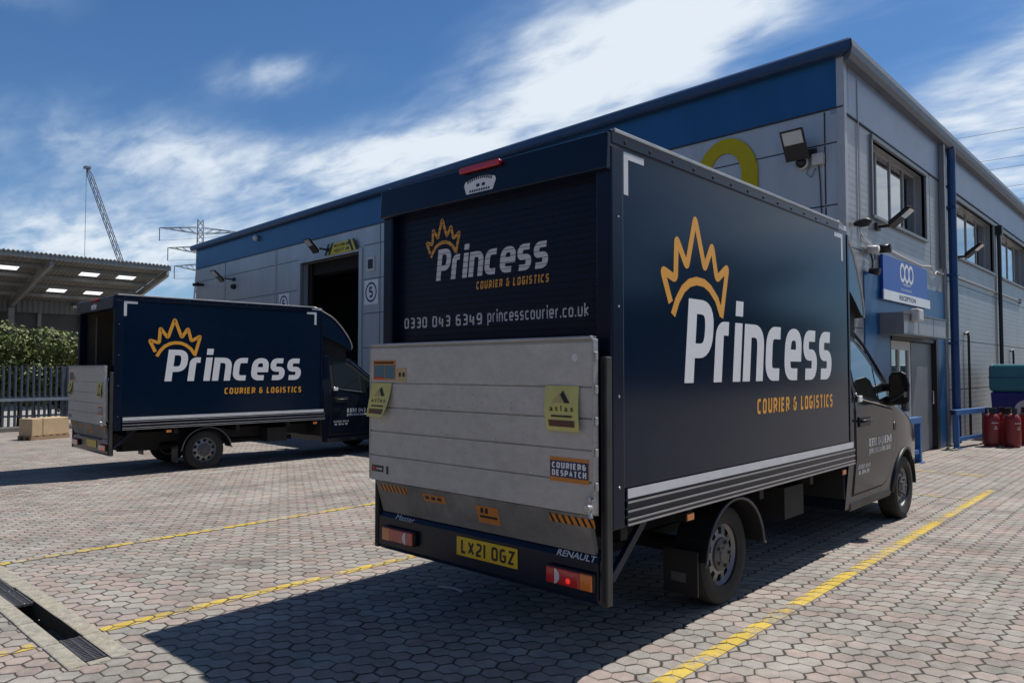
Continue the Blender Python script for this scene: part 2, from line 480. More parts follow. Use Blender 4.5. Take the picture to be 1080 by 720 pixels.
NAVY = (0.0020, 0.0075, 0.024)
Mt = {
    'paver': paver_material("block_paving"),
    'yellow_line': paver_material("yellow_line_paint", (0.62, 0.45, 0.085), 0.44),
    'yellow_faint': paver_material("worn_yellow_paint", (0.58, 0.42, 0.08), 0.50),
    'white_line': paver_material("worn_white_paint", (0.62, 0.60, 0.55), 0.50),
    'verge': mat("verge_concrete", (0.30, 0.29, 0.27), 0.9, var=0.25, scale=2, bump=0.3),
    'concrete': mat("channel_concrete", (0.30, 0.29, 0.255), 0.9, var=0.35, scale=14, bump=0.5, bscale=40, dirt=0.5, dirtcol=(0.36, 0.30, 0.16)),
    'grate': mat("grate_iron", (0.085, 0.083, 0.088), 0.55, 0.4, var=0.3, scale=20),
    'trough': mat("channel_silt", (0.02, 0.018, 0.015), 0.95, var=0.4, scale=12, bump=0.6),
    'navy': mat("navy_paint", NAVY, 0.25, var=0.10, scale=2, dirt=0.025, dirtcol=(0.14, 0.16, 0.19), coat=0.0, spec=0.28, dirtscale=1.4),
    'navy_side': mat("navy_panel_paint", (0.0020, 0.0105, 0.030), 0.15, var=0.10, scale=2, dirt=0.026, dirtcol=(0.08, 0.15, 0.22), coat=0.0, spec=0.27, stretch=(1, 0.7, 1.6)),
    'navy_cab': mat("dusty_cab_paint", (0.008, 0.012, 0.022), 0.13, var=0.10, scale=2, dirt=0.030, dirtcol=(0.11, 0.14, 0.17), coat=0.0, spec=0.28, stretch=(1, 0.7, 1.6)),
    'navy_shutter': mat("navy_shutter_paint", NAVY, 0.36, var=0.12, scale=3, dirt=0.02, dirtcol=(0.12, 0.13, 0.16), spec=0.22, stretch=(1, 1, 4)),
    'alloy': mat("mill_aluminium", (0.46, 0.46, 0.46), 0.42, 0.75, var=0.15, scale=8, dirt=0.25, dirtcol=(0.20, 0.19, 0.18), stretch=(1, 1, 6)),
    'lift': mat("scuffed_aluminium_deck", (0.52, 0.51, 0.475), 0.55, 0.2, var=0.09, scale=5, bump=0.08, bscale=9, dirt=0.34, dirtcol=(0.24, 0.22, 0.19), stretch=(1.0, 1, 1.5), dirtscale=16),
    'lift_dark': mat("grimy_aluminium", (0.24, 0.235, 0.22), 0.6, 0.3, var=0.25, scale=6, dirt=0.5, dirtcol=(0.11, 0.10, 0.09)),
    'black': mat("black_plastic", (0.012, 0.012, 0.013), 0.45, var=0.2, scale=12),
    'worn_black': mat("worn_black_steel", (0.03, 0.03, 0.031), 0.5, 0.2, var=.3, scale=7, dirt=.35, dirtcol=(.13, .125, .12), stretch=(1, 1, .5), dirtscale=3.5),
    'chassis': mat("chassis_black", (0.012, 0.012, 0.012), 0.7, var=0.4, scale=9, dirt=0.3, dirtcol=(0.05, 0.045, 0.04)),
    'rubber': mat("tyre_rubber", (0.016, 0.016, 0.016), 0.8, var=0.3, scale=14, dirt=0.4, dirtcol=(0.07, 0.065, 0.06)),
    'steel': mat("wheel_steel", (0.30, 0.30, 0.31), 0.42, 0.6, var=0.2, scale=12, dirt=0.35, dirtcol=(0.10, 0.09, 0.08)),
    'hubcap': mat("hub_grey", (0.10, 0.10, 0.105), 0.5, 0.3, var=0.2, scale=14),
    'glass': mat("tinted_glass", (0.010, 0.014, 0.014), 0.03, var=0.1, scale=1, coat=1.0),
    'window_glass': mat("office_glass", (0.030, 0.036, 0.042), 0.02, var=0.1, scale=0.5, coat=1.0, spec=1.0),
    'white': mat("white_vinyl", (0.78, 0.79, 0.80), 0.4, var=0.04, scale=8, dirt=0.05, dirtcol=(0.45, 0.45, 0.45)),
    'grey_vinyl': mat("reflective_tape", (0.62, 0.64, 0.66), 0.35, var=0.08, scale=8, dirt=0.12, dirtcol=(0.3, 0.3, 0.3)),
    'white_scrape': mat("scraped_white_vinyl", (0.62, 0.63, 0.65), 0.45, var=0.15, scale=16, dirt=0.25, dirtcol=(0.10, 0.11, 0.15), stretch=(1, 1, 9), dirtscale=9),
    'gold': mat("gold_vinyl", (0.78, 0.36, 0.035), 0.4, var=0.06, scale=8),
    'gold_scrape': mat("scraped_gold_vinyl", (0.62, 0.29, 0.04), 0.45, var=0.2, scale=16, stretch=(1, 1, 9)),
    'red_lens': mat("red_lens", (0.50, 0.010, 0.012), 0.12, var=0.1, scale=20, coat=0.8),
    'red_lit': mat("lit_red_lens", (0.9, 0.03, 0.02), 0.12, emit=0.55, var=0.1),
    'amber': mat("amber_lens", (0.70, 0.17, 0.01), 0.12, var=0.1, scale=20, coat=0.8),
    'amber_lit': mat("lit_amber_marker", (0.75, 0.24, 0.06), 0.2, emit=0.12),
    'clear_lens': mat("clear_lens", (0.62, 0.62, 0.63), 0.1, var=0.08, scale=20, coat=0.8),
    'plate_yellow': mat("plate_yellow", (0.70, 0.46, 0.01), 0.35, var=0.08, scale=10),
    'sticker_yellow': mat("sticker_yellow", (0.60, 0.56, 0.17), 0.55, var=0.12, scale=10, dirt=0.2),
    'sticker_blue': mat("sticker_blue", (0.012, 0.03, 0.10), 0.5),
    'sticker_teal': mat("sticker_teal", (0.06, 0.16, 0.20), 0.5),
    'sticker_orange': mat("sticker_orange", (0.60, 0.22, 0.03), 0.55, dirt=0.25, dirtcol=(0.15, 0.12, 0.08)),
    'sticker_red': mat("sticker_red", (0.45, 0.03, 0.03), 0.5),
    'sticker_tan': mat("sticker_tan", (0.48, 0.36, 0.17), 0.6),
    'ink': mat("black_ink", (0.012, 0.012, 0.012), 0.5),
    'ink_brown': mat("brown_ink", (0.10, 0.035, 0.02), 0.5),
    'chrome': mat("chrome", (0.65, 0.65, 0.66), 0.15, 1.0, var=0.05),
    'inside': mat("plywood_lining", (0.075, 0.062, 0.048), 0.8, var=0.3, scale=3),
    # building
    'clad': mat("grey_cladding", (0.44, 0.465, 0.49), 0.36, 0.25, var=0.05, scale=0.7, dirt=0.26, dirtcol=(0.16, 0.155, 0.15), stretch=(2.2, 2.2, 0.35)),
    'clad_side': corrugated("ribbed_grey_cladding", (0.30, 0.315, 0.33), 2, 0.11, 0.0007, 0.05, 0.36, 0.25, 0.25),
    'blue_band': mat("blue_cladding", (0.005, 0.078, 0.215), 0.33, 0.15, var=0.10, scale=0.8, dirt=0.16, dirtcol=(0.10, 0.15, 0.22), stretch=(2, 2, 0.4)),
    'blue_trim': mat("dark_blue_trim", (0.014, 0.050, 0.13), 0.4, 0.1, var=0.12, scale=3, dirt=0.1),
    'blue_pipe': mat("blue_pipe_paint", (0.010, 0.050, 0.165), 0.35, var=0.1, scale=4),
    'blue_sign': mat("blue_sign", (0.008, 0.055, 0.34), 0.35, var=0.06, scale=2),
    'blue_barrier': mat("blue_barrier_paint", (0.03, 0.13, 0.36), 0.45, var=0.15, scale=7, dirt=0.25, dirtcol=(0.12, 0.12, 0.12)),
    'joint': mat("panel_gasket", (0.03, 0.033, 0.04), 0.7),
    'frame_grey': mat("frame_grey", (0.20, 0.205, 0.215), 0.45, 0.2, var=0.08),
    'frame_pale': mat("frame_pale", (0.42, 0.43, 0.44), 0.45, 0.2, var=0.08),
    'door_grey': mat("door_grey", (0.155, 0.165, 0.18), 0.45, var=0.06, scale=2),
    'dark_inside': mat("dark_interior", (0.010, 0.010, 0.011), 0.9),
    'yellow_num': mat("yellow_number", (0.44, 0.36, 0.004), 0.5, var=0.06, spec=0.25),
    'sign_yellow': mat("sign_yellow", (0.62, 0.50, 0.03), 0.45),
    'lamp_body': mat("lamp_body", (0.018, 0.018, 0.020), 0.55, var=0.2),
    'lamp_glass': mat("lamp_glass", (0.50, 0.52, 0.53), 0.12, var=0.1, coat=0.5),
    'pale_plastic': mat("pale_plastic", (0.55, 0.55, 0.53), 0.45, var=0.08, dirt=0.15),
    'canopy': mat("canopy_cladding", (0.30, 0.32, 0.345), 0.4, 0.25, var=0.08, dirt=0.15),
    'red_bottle': mat("red_cylinder_paint", (0.22, 0.013, 0.014), 0.35, var=0.15, scale=10, dirt=0.15, dirtcol=(0.2, 0.15, 0.13)),
    'teal_lid': mat("teal_lid", (0.03, 0.16, 0.20), 0.3, var=0.12, scale=3, coat=0.3),
    'bin_blue': mat("bin_blue", (0.012, 0.02, 0.16), 0.4, var=0.12, scale=3),
    'card': mat("brown_cardboard", (0.48, 0.36, 0.22), 0.8, var=0.12, scale=5, dirt=0.15, dirtcol=(0.25, 0.17, 0.1)),
    'tape': mat("parcel_tape", (0.35, 0.23, 0.12), 0.35),
    'wood': mat("pallet_wood", (0.30, 0.21, 0.13), 0.85, var=0.25, scale=9, stretch=(6, 1, 6)),
    'fence': mat("galvanised_blue_grey", (0.10, 0.125, 0.16), 0.5, 0.4, var=0.2, scale=6),
    'rail': mat("galvanised_rail", (0.24, 0.29, 0.35), 0.5, 0.4, var=0.2, scale=6),
    'stone': mat("kerb_stone", (0.16, 0.15, 0.14), 0.9, var=0.3, scale=4, bump=0.4),
    'shed_roof': corrugated("fibre_cement_sheet", (0.155, 0.14, 0.125), 1, 0.18, 0.03, 0.3, 0.8, 0, 0.4),
    'shed_wall': corrugated("grey_steel_sheet", (0.15, 0.15, 0.15), 1, 0.25, 0.03, 0.15, 0.6, 0, 0.3),
    'shed_steel': mat("shed_steel", (0.22, 0.215, 0.205), 0.6, var=0.2, scale=3),
    'skylight': None,
    'bark': mat("hedge_bark", (0.06, 0.045, 0.03), 0.9),
    'leaf': leaf_material("hedge_leaf", (0.035, 0.065, 0.012), (0.165, 0.195, 0.042)),
    'leaf2': leaf_material("tree_leaf", (0.025, 0.045, 0.014), (0.085, 0.115, 0.035)),
    'pylon': mat("pylon_steel", (0.30, 0.31, 0.33), 0.6, 0.3, var=0.15, scale=0.5),
    'crane': mat("crane_steel", (0.13, 0.15, 0.19), 0.6, 0.1, var=0.15, scale=0.5),
    'wire': mat("wire", (0.10, 0.105, 0.11), 0.6),
    'far_wall': corrugated("opposite_cladding", (0.17, 0.175, 0.18), 1, 0.3, 0.02, 0.1, 0.6, 0, 0.2),
}


def skylight_material():
    m, N, L = nodes("translucent_roof_sheet")
    out = N["Material Output"]
    N.remove(N["Principled BSDF"])
    t = N.new("ShaderNodeBsdfTranslucent")
    t.inputs[0].default_value = (0.93, 0.93, 0.90, 1)
    L.new(t.outputs[0], out.inputs[0])
    return m


Mt['skylight'] = skylight_material()


# ------------------------------------------------------------------ mesh helpers
def root_loc(o):
    while o.parent is not None:
        o = o.parent
    return o.location.copy()


def tag(o, label=None, cat=None, group=None, kind=None):
    if label:
        o['label'] = label
    if cat:
        o['category'] = cat
    if group:
        o['group'] = group
    if kind:
        o['kind'] = kind
    return o


def thing(name, label, cat, loc=(0, 0, 0), group=None):
    o = bpy.data.objects.new(name, None)
    o.empty_display_size = 0.2
    COL.objects.link(o)
    o.location = loc
    return tag(o, label, cat, group)


class MB:
    def __init__(self):
        self.v, self.f, self.mi, self.cur = [], [], [], 0

    def mat(self, i):
        self.cur = i
        return self

    def add(self, verts, faces):
        n = len(self.v)
        self.v += [tuple(p) for p in verts]
        for f in faces:
            self.f.append(tuple(i + n for i in f))
            self.mi.append(self.cur)
        return self

    def hexa(self, p):
        """p: 8 points, bottom loop 0-3, top loop 4-7"""
        return self.add(p, [(3, 2, 1, 0), (4, 5, 6, 7), (0, 1, 5, 4), (1, 2, 6, 5), (2, 3, 7, 6), (3, 0, 4, 7)])

    def box(self, x0, x1, y0, y1, z0, z1):
        return self.hexa([(x0, y0, z0), (x1, y0, z0), (x1, y1, z0), (x0, y1, z0),
                          (x0, y0, z1), (x1, y0, z1), (x1, y1, z1), (x0, y1, z1)])

    def beam(self, a, b, w, h=None, up=(0, 0, 1)):
        a, b = Vector(a), Vector(b)
        h = w if h is None else h
        d = (b - a).normalized()
        u = Vector(up)
        if abs(d.dot(u)) > 0.98:
            u = Vector((0, 1, 0))
        s = d.cross(u).normalized()
        t = s.cross(d).normalized()
        P = []
        for c in (a, b):
            for i, j in ((-1, -1), (1, -1), (1, 1), (-1, 1)):
                P.append(c + s * (i * w / 2) + t * (j * h / 2))
        return self.hexa(P)

    def tube(self, pts, r, n=10, cap=True):
        pts = [Vector(p) for p in pts]
        rs = r if isinstance(r, (list, tuple)) else [r] * len(pts)
        V, F = [], []
        prev = None
        for i, p in enumerate(pts):
            if i == 0:
                d = pts[1] - p
            elif i == len(pts) - 1:
                d = p - pts[i - 1]
            else:
                d = (pts[i + 1] - p).normalized() + (p - pts[i - 1]).normalized()
            d.normalize()
            if prev is None:
                u = Vector((0, 0, 1)) if abs(d.z) < 0.9 else Vector((1, 0, 0))
                s = d.cross(u).normalized()
            else:
                s = (prev - d * prev.dot(d)).normalized()
            prev = s
            t = d.cross(s)
            for k in range(n):
                a = 2 * pi * k / n
                V.append(p + (s * cos(a) + t * sin(a)) * rs[i])
        for i in range(len(pts) - 1):
            for k in range(n):
                F.append((i * n + k, i * n + (k + 1) % n, (i + 1) * n + (k + 1) % n, (i + 1) * n + k))
        if cap:
            F.append(tuple(range(n - 1, -1, -1)))
            m = (len(pts) - 1) * n
            F.append(tuple(range(m, m + n)))
        return self.add(V, F)

    def lathe(self, prof, origin, axis, n=32, closed=False):
        """prof: (radius, along axis)"""
        ax = Vector(axis).normalized()
        u = Vector((0, 0, 1)) if abs(ax.z) < 0.9 else Vector((1, 0, 0))
        s = ax.cross(u).normalized()
        t = ax.cross(s)
        o = Vector(origin)
        V, F = [], []
        for r, h in prof:
            for k in range(n):
                a = 2 * pi * k / n
                V.append(o + ax * h + (s * cos(a) + t * sin(a)) * max(r, 0.0005))
        m = len(prof)
        for i in range(m if closed else m - 1):
            j = (i + 1) % m
            for k in range(n):
                F.append((i * n + k, i * n + (k + 1) % n, j * n + (k + 1) % n, j * n + k))
        return self.add(V, F)

    def prism(self, poly, vec):
        """poly: planar 3-d polygon, extruded along vec"""
        n = len(poly)
        a = [Vector(p) for p in poly]
        b = [p + Vector(vec) for p in a]
        F = [tuple(range(n - 1, -1, -1)), tuple(range(n, 2 * n))]
        for i in range(n):
            j = (i + 1) % n
            F.append((i, j, n + j, n + i))
        return self.add(a + b, F)

    def build(self, name, m, parent=None, bevel=0.0, seg=2, smooth=False, fix=True, auto=None):
        me = bpy.data.meshes.new(name)
        off = root_loc(parent) if parent is not None else Vector((0, 0, 0))
        me.from_pydata([Vector(p) - off for p in self.v], [], self.f)
        ms = m if isinstance(m, (list, tuple)) else [m]
        for x in ms:
            me.materials.append(x)
        for p, i in zip(me.polygons, self.mi):
            p.material_index = i
            p.use_smooth = smooth or auto is not None
        if fix:
            bm = bmesh.new()
            bm.from_mesh(me)
            bmesh.ops.recalc_face_normals(bm, faces=bm.faces[:])
            if auto is not None:
                for e in bm.edges:
                    if len(e.link_faces) != 2 or e.calc_face_angle(0) > R(auto):
                        e.smooth = False
            bm.to_mesh(me)
            bm.free()
        me.update()
        o = bpy.data.objects.new(name, me)
        COL.objects.link(o)
        if parent is not None:
            o.parent = parent
        if bevel > 0:
            md = o.modifiers.new("bevel", 'BEVEL')
            md.width = bevel
            md.segments = seg
            md.limit_method = 'ANGLE'
            md.angle_limit = R(40)
            md.harden_normals = False
        return o


_txt = {}


def font_mesh(text, bold=0.0):
    """flat mesh of the text in the built-in font: verts (x, y), faces, width; cap height about 0.7"""
    k = (text, bold)
    if k not in _txt:
        c = bpy.data.curves.new("t", 'FONT')
        c.body = text
        c.offset = bold
        c.resolution_u = 3
        o = bpy.data.objects.new("t", c)
        COL.objects.link(o)
        dg = bpy.context.evaluated_depsgraph_get()
        me = bpy.data.meshes.new_from_object(o.evaluated_get(dg))
        vs = [(v.co.x, v.co.y) for v in me.vertices]
        fs = [tuple(p.vertices) for p in me.polygons]
        bpy.data.objects.remove(o)
        bpy.data.curves.remove(c)
        bpy.data.meshes.remove(me)
        x0 = min(v[0] for v in vs)
        x1 = max(v[0] for v in vs)
        y0 = min(v[1] for v in vs)
        y1 = max(v[1] for v in vs)
        _txt[k] = ([((x - x0) / (x1 - x0), (y - y0) / (y1 - y0)) for x, y in vs], fs)
    return _txt[k]


def put_font(mb, text, mp, a0, a1, b0, b1, bold=0.0):
    vs, fs = font_mesh(text, bold)
    mb.add([mp(a0 + (a1 - a0) * x, b0 + (b1 - b0) * y) for x, y in vs], fs)


# stroke lettering: squared letters with rounded corners, like the logo.  's' marks a sharp corner
CAP = 1.4


def glyph(ch):
    C = CAP
    g = {
        'P': (0.80, [[(0, 0), (0, C)], [(0, C), (.80, C), (.80, .50), (0, .50)]]),
        'r': (0.44, [[(0, 0), (0, 1), (.44, 1)]]),
        'i': (0.0, [[(0, 0), (0, 1)], [(0, 1.45), (0, 1.49)]]),
        'n': (0.75, [[(0, 0), (0, 1, 's'), (.75, 1), (.75, 0)]]),
        'c': (0.68, [[(.68, 1), (0, 1), (0, 0), (.68, 0)]]),
        'e': (0.75, [[(.70, 0), (0, 0), (0, 1), (.75, 1), (.75, .47)], [(.75, .47), (0, .47)]]),
        's': (0.66, [[(.66, 1), (0, 1), (0, .5), (.66, .5), (.66, 0), (0, 0)]]),
        'p': (0.75, [[(0, -.5), (0, 1)], [(0, 1), (.75, 1), (.75, 0), (0, 0)]]),
        'o': (0.75, [[(.375, 0), (0, 0), (0, 1), (.75, 1), (.75, 0), (.375, 0)]]),
        'u': (0.75, [[(0, 1), (0, 0), (.75, 0), (.75, 1)]]),
        'k': (0.68, [[(0, 0), (0, C)], [(.68, 1), (.1, .5, 's'), (.68, 0)]]),
        '.': (0.0, [[(0, 0), (0, .04)]]),
        'C': (0.72, [[(.72, C), (0, C), (0, 0), (.72, 0)]]),
        'O': (0.78, [[(.39, 0), (0, 0), (0, C), (.78, C), (.78, 0), (.39, 0)]]),
        'U': (0.78, [[(0, C), (0, 0), (.78, 0), (.78, C)]]),
        'R': (0.76, [[(0, 0), (0, C)], [(0, C), (.76, C), (.76, .62), (0, .62)], [(.40, .62), (.80, 0)]]),
        'I': (0.0, [[(0, 0), (0, C)]]),
        'E': (0.66, [[(.66, C), (0, C, 's'), (0, 0, 's'), (.66, 0)], [(0, .72), (.58, .72)]]),
        '&': (0.82, [[(.62, C), (.04, C), (.04, .76), (.34, .72, 's'), (.04, .68), (0, .0), (.70, 0), (.70, .70)], [(.34, .72), (.90, .72)]]),
        'L': (0.62, [[(0, C), (0, 0, 's'), (.62, 0)]]),
        'G': (0.76, [[(.72, C), (0, C), (0, 0), (.76, 0), (.76, .66, 's'), (.40, .66)]]),
        'S': (0.70, [[(.70, C), (0, C), (0, .72), (.70, .72), (.70, 0), (0, 0)]]),
        'T': (0.78, [[(0, C), (.78, C)], [(.39, C), (.39, 0)]]),
        'D': (0.78, [[(0, 0), (0, C)], [(0, C), (.78, C), (.78, 0), (0, 0)]]),
        'A': (0.80, [[(0, 0), (.40, C, 's'), (.80, 0)], [(.14, .42), (.66, .42)]]),
        'H': (0.78, [[(0, 0), (0, C)], [(.78, 0), (.78, C)], [(0, .72), (.78, .72)]]),
        'X': (0.80, [[(0, 0), (.80, C)], [(0, C), (.80, 0)]]),
        'Z': (0.76, [[(0, C), (.76, C, 's'), (0, 0, 's'), (.76, 0)]]),
        '0': (0.76, [[(.38, 0), (0, 0), (0, C), (.76, C), (.76, 0), (.38, 0)]]),
        '1': (0.0, [[(0, 0), (0, C)]]),
        '2': (0.74, [[(0, C), (.74, C), (.74, .80), (0, .30), (0, 0, 's'), (.74, 0)]]),
        '3': (0.72, [[(0, C), (.72, C), (.72, 0), (0, 0)], [(.16, .72), (.72, .72)]]),
        '4': (0.76, [[(.06, C), (0, .42, 's'), (.80, .42)], [(.62, .95), (.62, 0)]]),
        '5': (0.74, [[(.70, C), (0.02, C, 's'), (0, .80, 's'), (.74, .80), (.74, 0), (0, 0)]]),
        '6': (0.74, [[(.70, C), (0, C), (0, 0), (.74, 0), (.74, .78), (.12, .78)]]),
        '9': (0.74, [[(.04, 0), (.74, 0), (.74, C), (0, C), (0, .62), (.62, .62)]]),
        ' ': (0.45, []),
    }
    return g[ch]


def fillet(pts, r):
    out = []
    n = len(pts)
    for i, p in enumerate(pts):
        x = Vector((p[0], p[1]))
        if i in (0, n - 1) or len(p) > 2:
            out.append(x)
            continue
        a = Vector(pts[i - 1][:2]) - x
        b = Vector(pts[i + 1][:2]) - x
        k = min(r, a.length * 0.5, b.length * 0.5)
        p0, p1 = x + a.normalized() * k, x + b.normalized() * k
        for j in range(7):
            t = j / 6
            out.append(p0 * (1 - t) ** 2 + x * 2 * t * (1 - t) + p1 * t * t)
    res = [out[0]]
    for q in out[1:]:
        if (q - res[-1]).length > 1e-5:
            res.append(q)
    return res


def ribbon(path, t, closed=False):
    """2-d stroke -> left and right offset lists"""
    Lf, Rt = [], []
    n = len(path)
    for i, p in enumerate(path):
        if closed:
            d0 = (p - path[i - 1]).normalized()
            d1 = (path[(i + 1) % n] - p).normalized()
        else:
            d0 = (p - path[i - 1]).normalized() if i > 0 else None
            d1 = (path[i + 1] - p).normalized() if i < n - 1 else None
            d0 = d0 or d1
            d1 = d1 or d0
        n0, n1 = Vector((-d0.y, d0.x)), Vector((-d1.y, d1.x))
        m = n0 + n1
        if m.length < 1e-6:
            m = n0
        m.normalize()
        k = 1.0 / max(0.42, m.dot(n0))
        Lf.append(p + m * (t / 2 * k))
        Rt.append(p - m * (t / 2 * k))
    return Lf, Rt


def stroke_text(mb, text, mp, a0, a1, b0, xh, t, slant=0.0, gap=0.22, cap_fit=False, rad=0.33, ax=1.0):
    """letters from a0 to a1 standing on b0; xh is the outer x-height (or cap height) in metres, t the stroke width in metres"""
    H = CAP if cap_fit else 1.0
    u = (xh - t) / H
    tu = t / u
    x = 0
    items = []
    for ch in text:
        w, st = glyph(ch)
        items.append((x, st))
        x += w + tu + gap if ch != ' ' else w + gap
    total = (x - gap)
    sx = (a1 - a0) / (total * u)
    lift = 0
    for x0, st in items:
        for s in st:
            s = list(s)
            for e, nb in ((0, 1), (-1, -2)):     # square off the ends of upright strokes
                if abs(s[e][0] - s[nb][0]) < 1e-6:
                    sg = 1 if s[e][1] > s[nb][1] else -1
                    s[e] = (s[e][0], s[e][1] + sg * tu / 2)
            path = [Vector((q.x + x0 + tu / 2, q.y + tu / 2)) for q in fillet(s, rad)]
            Lf, Rt = ribbon(path, tu)
            V, F = [], []
            lift += 1
            for q, c in zip(Lf + Rt, path + path):
                q = Vector((c.x + (q.x - c.x) * ax, q.y))
                V.append(mp(a0 + q.x * u * sx + slant * q.y * u, b0 + q.y * u, (lift % 4) * 0.0002))
            n = len(Lf)
            for i in range(n - 1):
                F.append((i, i + 1, n + i + 1, n + i))
            mb.add(V, F)


def stroke_path(mb, pts, mp, t, closed=False, lift=0.0, smooth=0.0):
    P = [Vector(p) for p in (fillet(pts, smooth) if smooth else [Vector(q[:2]) for q in pts])]
    Lf, Rt = ribbon(P, t, closed)
    n = len(P)
    V = [mp(q.x, q.y, lift) for q in Lf + Rt]
    F = [(i, (i + 1) % n, n + (i + 1) % n, n + i) for i in range(n if closed else n - 1)]
    mb.add(V, F)


def copy_tree(o, parent=None, skip=()):
    c = o.copy()
    COL.objects.link(c)
    c.parent = parent
    for ch in [k for k in bpy.data.objects if k.parent == o]:
        if ch.name.split('.')[0] in skip:
            continue
        copy_tree(ch, c, skip)
    return c


# ------------------------------------------------------------------ ground
def zg(x):
    pts = [(-2000, -0.2), (-26, -0.2), (-13.5, -0.11), (-6.0, 0.0), (2000, 0.0)]
    for (a, za), (b, zb) in zip(pts, pts[1:]):
        if x <= b:
            return za + (zb - za) * (x - a) / (b - a)
    return 0.0


def build_ground():
    xs = [-26.3, -26, -22, -18, -13.5, -10, -7.9, -6.0, -4.62, 0, 10, 40, 120]
    ys = [-60, -20, 0, 1.45, 1.575, 6, 12, 20, 40, 120]
    mb = MB()
    for x0, x1 in zip(xs, xs[1:]):
        for y0, y1 in zip(ys, ys[1:]):
            if y0 == 1.45 and x1 <= -4.6 and x0 > -23:
                continue
            mb.add([(x0, y0, zg(x0)), (x1, y0, zg(x1)), (x1, y1, zg(x1)), (x0, y1, zg(x0))], [(0, 1, 2, 3)])
    tag(mb.build("block_paving", Mt['paver']), kind='structure')
    mb = MB()
    mb.box(-2500, -26.3, -2500, 2500, -0.6, -0.21)
    mb.box(120, 2500, -2500, 2500, -0.6, -0.01)
    mb.box(-26.3, 120, -2500, -60, -0.6, -0.21)
    mb.box(-26.3, 120, 120, 2500, -0.6, -0.21)
    tag(mb.build("ground", Mt['verge']), kind='structure')

    def line(name, m, x0, x1, y0, y1):
        mb = MB()
        xs = sorted({x0, x1} | {k for k in (-26, -13.5, -6.0) if x0 < k < x1})
        for a, b in zip(xs, xs[1:]):
            mb.add([(a, y0, zg(a) + .004), (b, y0, zg(b) + .004), (b, y1, zg(b) + .004), (a, y1, zg(a) + .004)], [(0, 1, 2, 3)])
        tag(mb.build(name, m, fix=False), kind='structure')
    line("yellow_line", Mt['yellow_line'], -2.160, -2.060, 0.2, 11.9)
    line("yellow_line", Mt['yellow_line'], -5.18, -5.085, 1.70, 9.2)
    line("yellow_line", Mt['yellow_line'], -5.18, -5.085, -3.0, 1.33)
    line("yellow_line", Mt['yellow_line'], -7.63, -7.535, 1.70, 9.2)
    line("yellow_line", Mt['yellow_line'], -7.63, -7.535, -3.0, 1.33)
    line("yellow_line", Mt['yellow_faint'], -3.6, -2.17, 10.80, 10.88)
    line("yellow_line", Mt['yellow_faint'], -3.9, -2.4, 13.35, 13.43)
    line("white_line", Mt['white_line'], -12.30, -12.22, 0.5, 8.5)


build_ground()


def build_drain():
    t = thing("drain_channel", "concrete drain channel with iron gratings, some missing, at the lower left of the yard", "drain", (-4.57, 1.51, 0))
    mb = MB()
    x = -4.60
    # trough below ground level
    X0, X1 = -22.0, -4.62
    for a, b in ((X0, -13.5), (-13.5, -6.0), (-6.0, X1)):
        za, zb = zg(a), zg(b)
        mb.add([(a, 1.45, za - .11), (b, 1.45, zb - .11), (b, 1.575, zb - .11), (a, 1.575, za - .11),
                (a, 1.45, za + .01), (b, 1.45, zb + .01), (b, 1.575, zb + .01), (a, 1.575, za + .01)],
               [(0, 1, 2, 3), (0, 4, 5, 1), (3, 2, 6, 7)])
    mb.add([(X1, 1.45, -.11), (X1, 1.575, -.11), (X1, 1.575, .01), (X1, 1.45, .01)], [(0, 1, 2, 3)])
    mb.build("channel", Mt['trough'], t, fix=False)
    # concrete edging blocks, both sides
    rnd = random.Random(3)
    for y0, y1, nm in ((1.352, 1.454, 0), (1.574, 1.688, 1)):
        x = -4.57
        k = 0
        while x > -21.8 and k < 34:
            ln = rnd.uniform(0.46, 0.58)
            e0, e1 = x - ln, x - 0.012
            z0, z1 = zg(e0), zg(e1)
            h = 0.007 + rnd.uniform(0, .006)
            yy0 = y0 + rnd.uniform(-.006, .006)
            mb = MB()
            mb.hexa([(e0, yy0, z0 - .1), (e1, yy0, z1 - .1), (e1, y1, z1 - .1), (e0, y1, z0 - .1),
                     (e0, yy0, z0 + h), (e1, yy0, z1 + h), (e1, y1, z1 + h), (e0, y1, z0 + h)])
            mb.build("edging_block", Mt['concrete'], t, bevel=0.01)
            x -= ln
            k += 1
    mb = MB()
    mb.box(-4.63, -4.57, 1.456, 1.572, -.1, .008)
    mb.build("edging_block", Mt['concrete'], t, bevel=0.006)

    def grate(x0, x1, tilt=0.0, drop=0.0):
        mb = MB()
        z = zg((x0 + x1) / 2) + 0.006 - drop
        ya, yb = 1.457, 1.571
        mb.box(x0, x1, ya, ya + .014, z - .02, z)
        mb.box(x0, x1, yb - .014, yb, z - .02, z)
        n = max(2, int((x1 - x0) / 0.028))
        for i in range(n):
            a = x0 + (x1 - x0) * (i + .1) / n
            mb.box(a, a + .016, ya + .014, yb - .014, z - .018, z - .003 + tilt * (i / n))
        mb.box(x0, x1, 1.509, 1.521, z - .019, z - .001)
        mb.build("grating", Mt['grate'], t)
    grate(-5.11, -4.645)
    grate(-5.66, -5.20, drop=0.085)
    grate(-6.52, -6.09)
    x = -6.56
    for i in range(12):
        grate(x - .5, x)
        x -= .51


build_drain()

# ------------------------------------------------------------------ main building
BA = R(3.2)
BP = Vector((-4.0, 12.0, 0))
BD = Vector((-cos(BA), sin(BA), 0))
BN = Vector((-sin(BA), -cos(BA), 0))


def fp(s, z, o=0.0):
    p = BP + BD * s + BN * o
    return Vector((p.x, p.y, z))


def wp(y, z, o=0.0):
    return Vector((-4.0 + o, y, z))


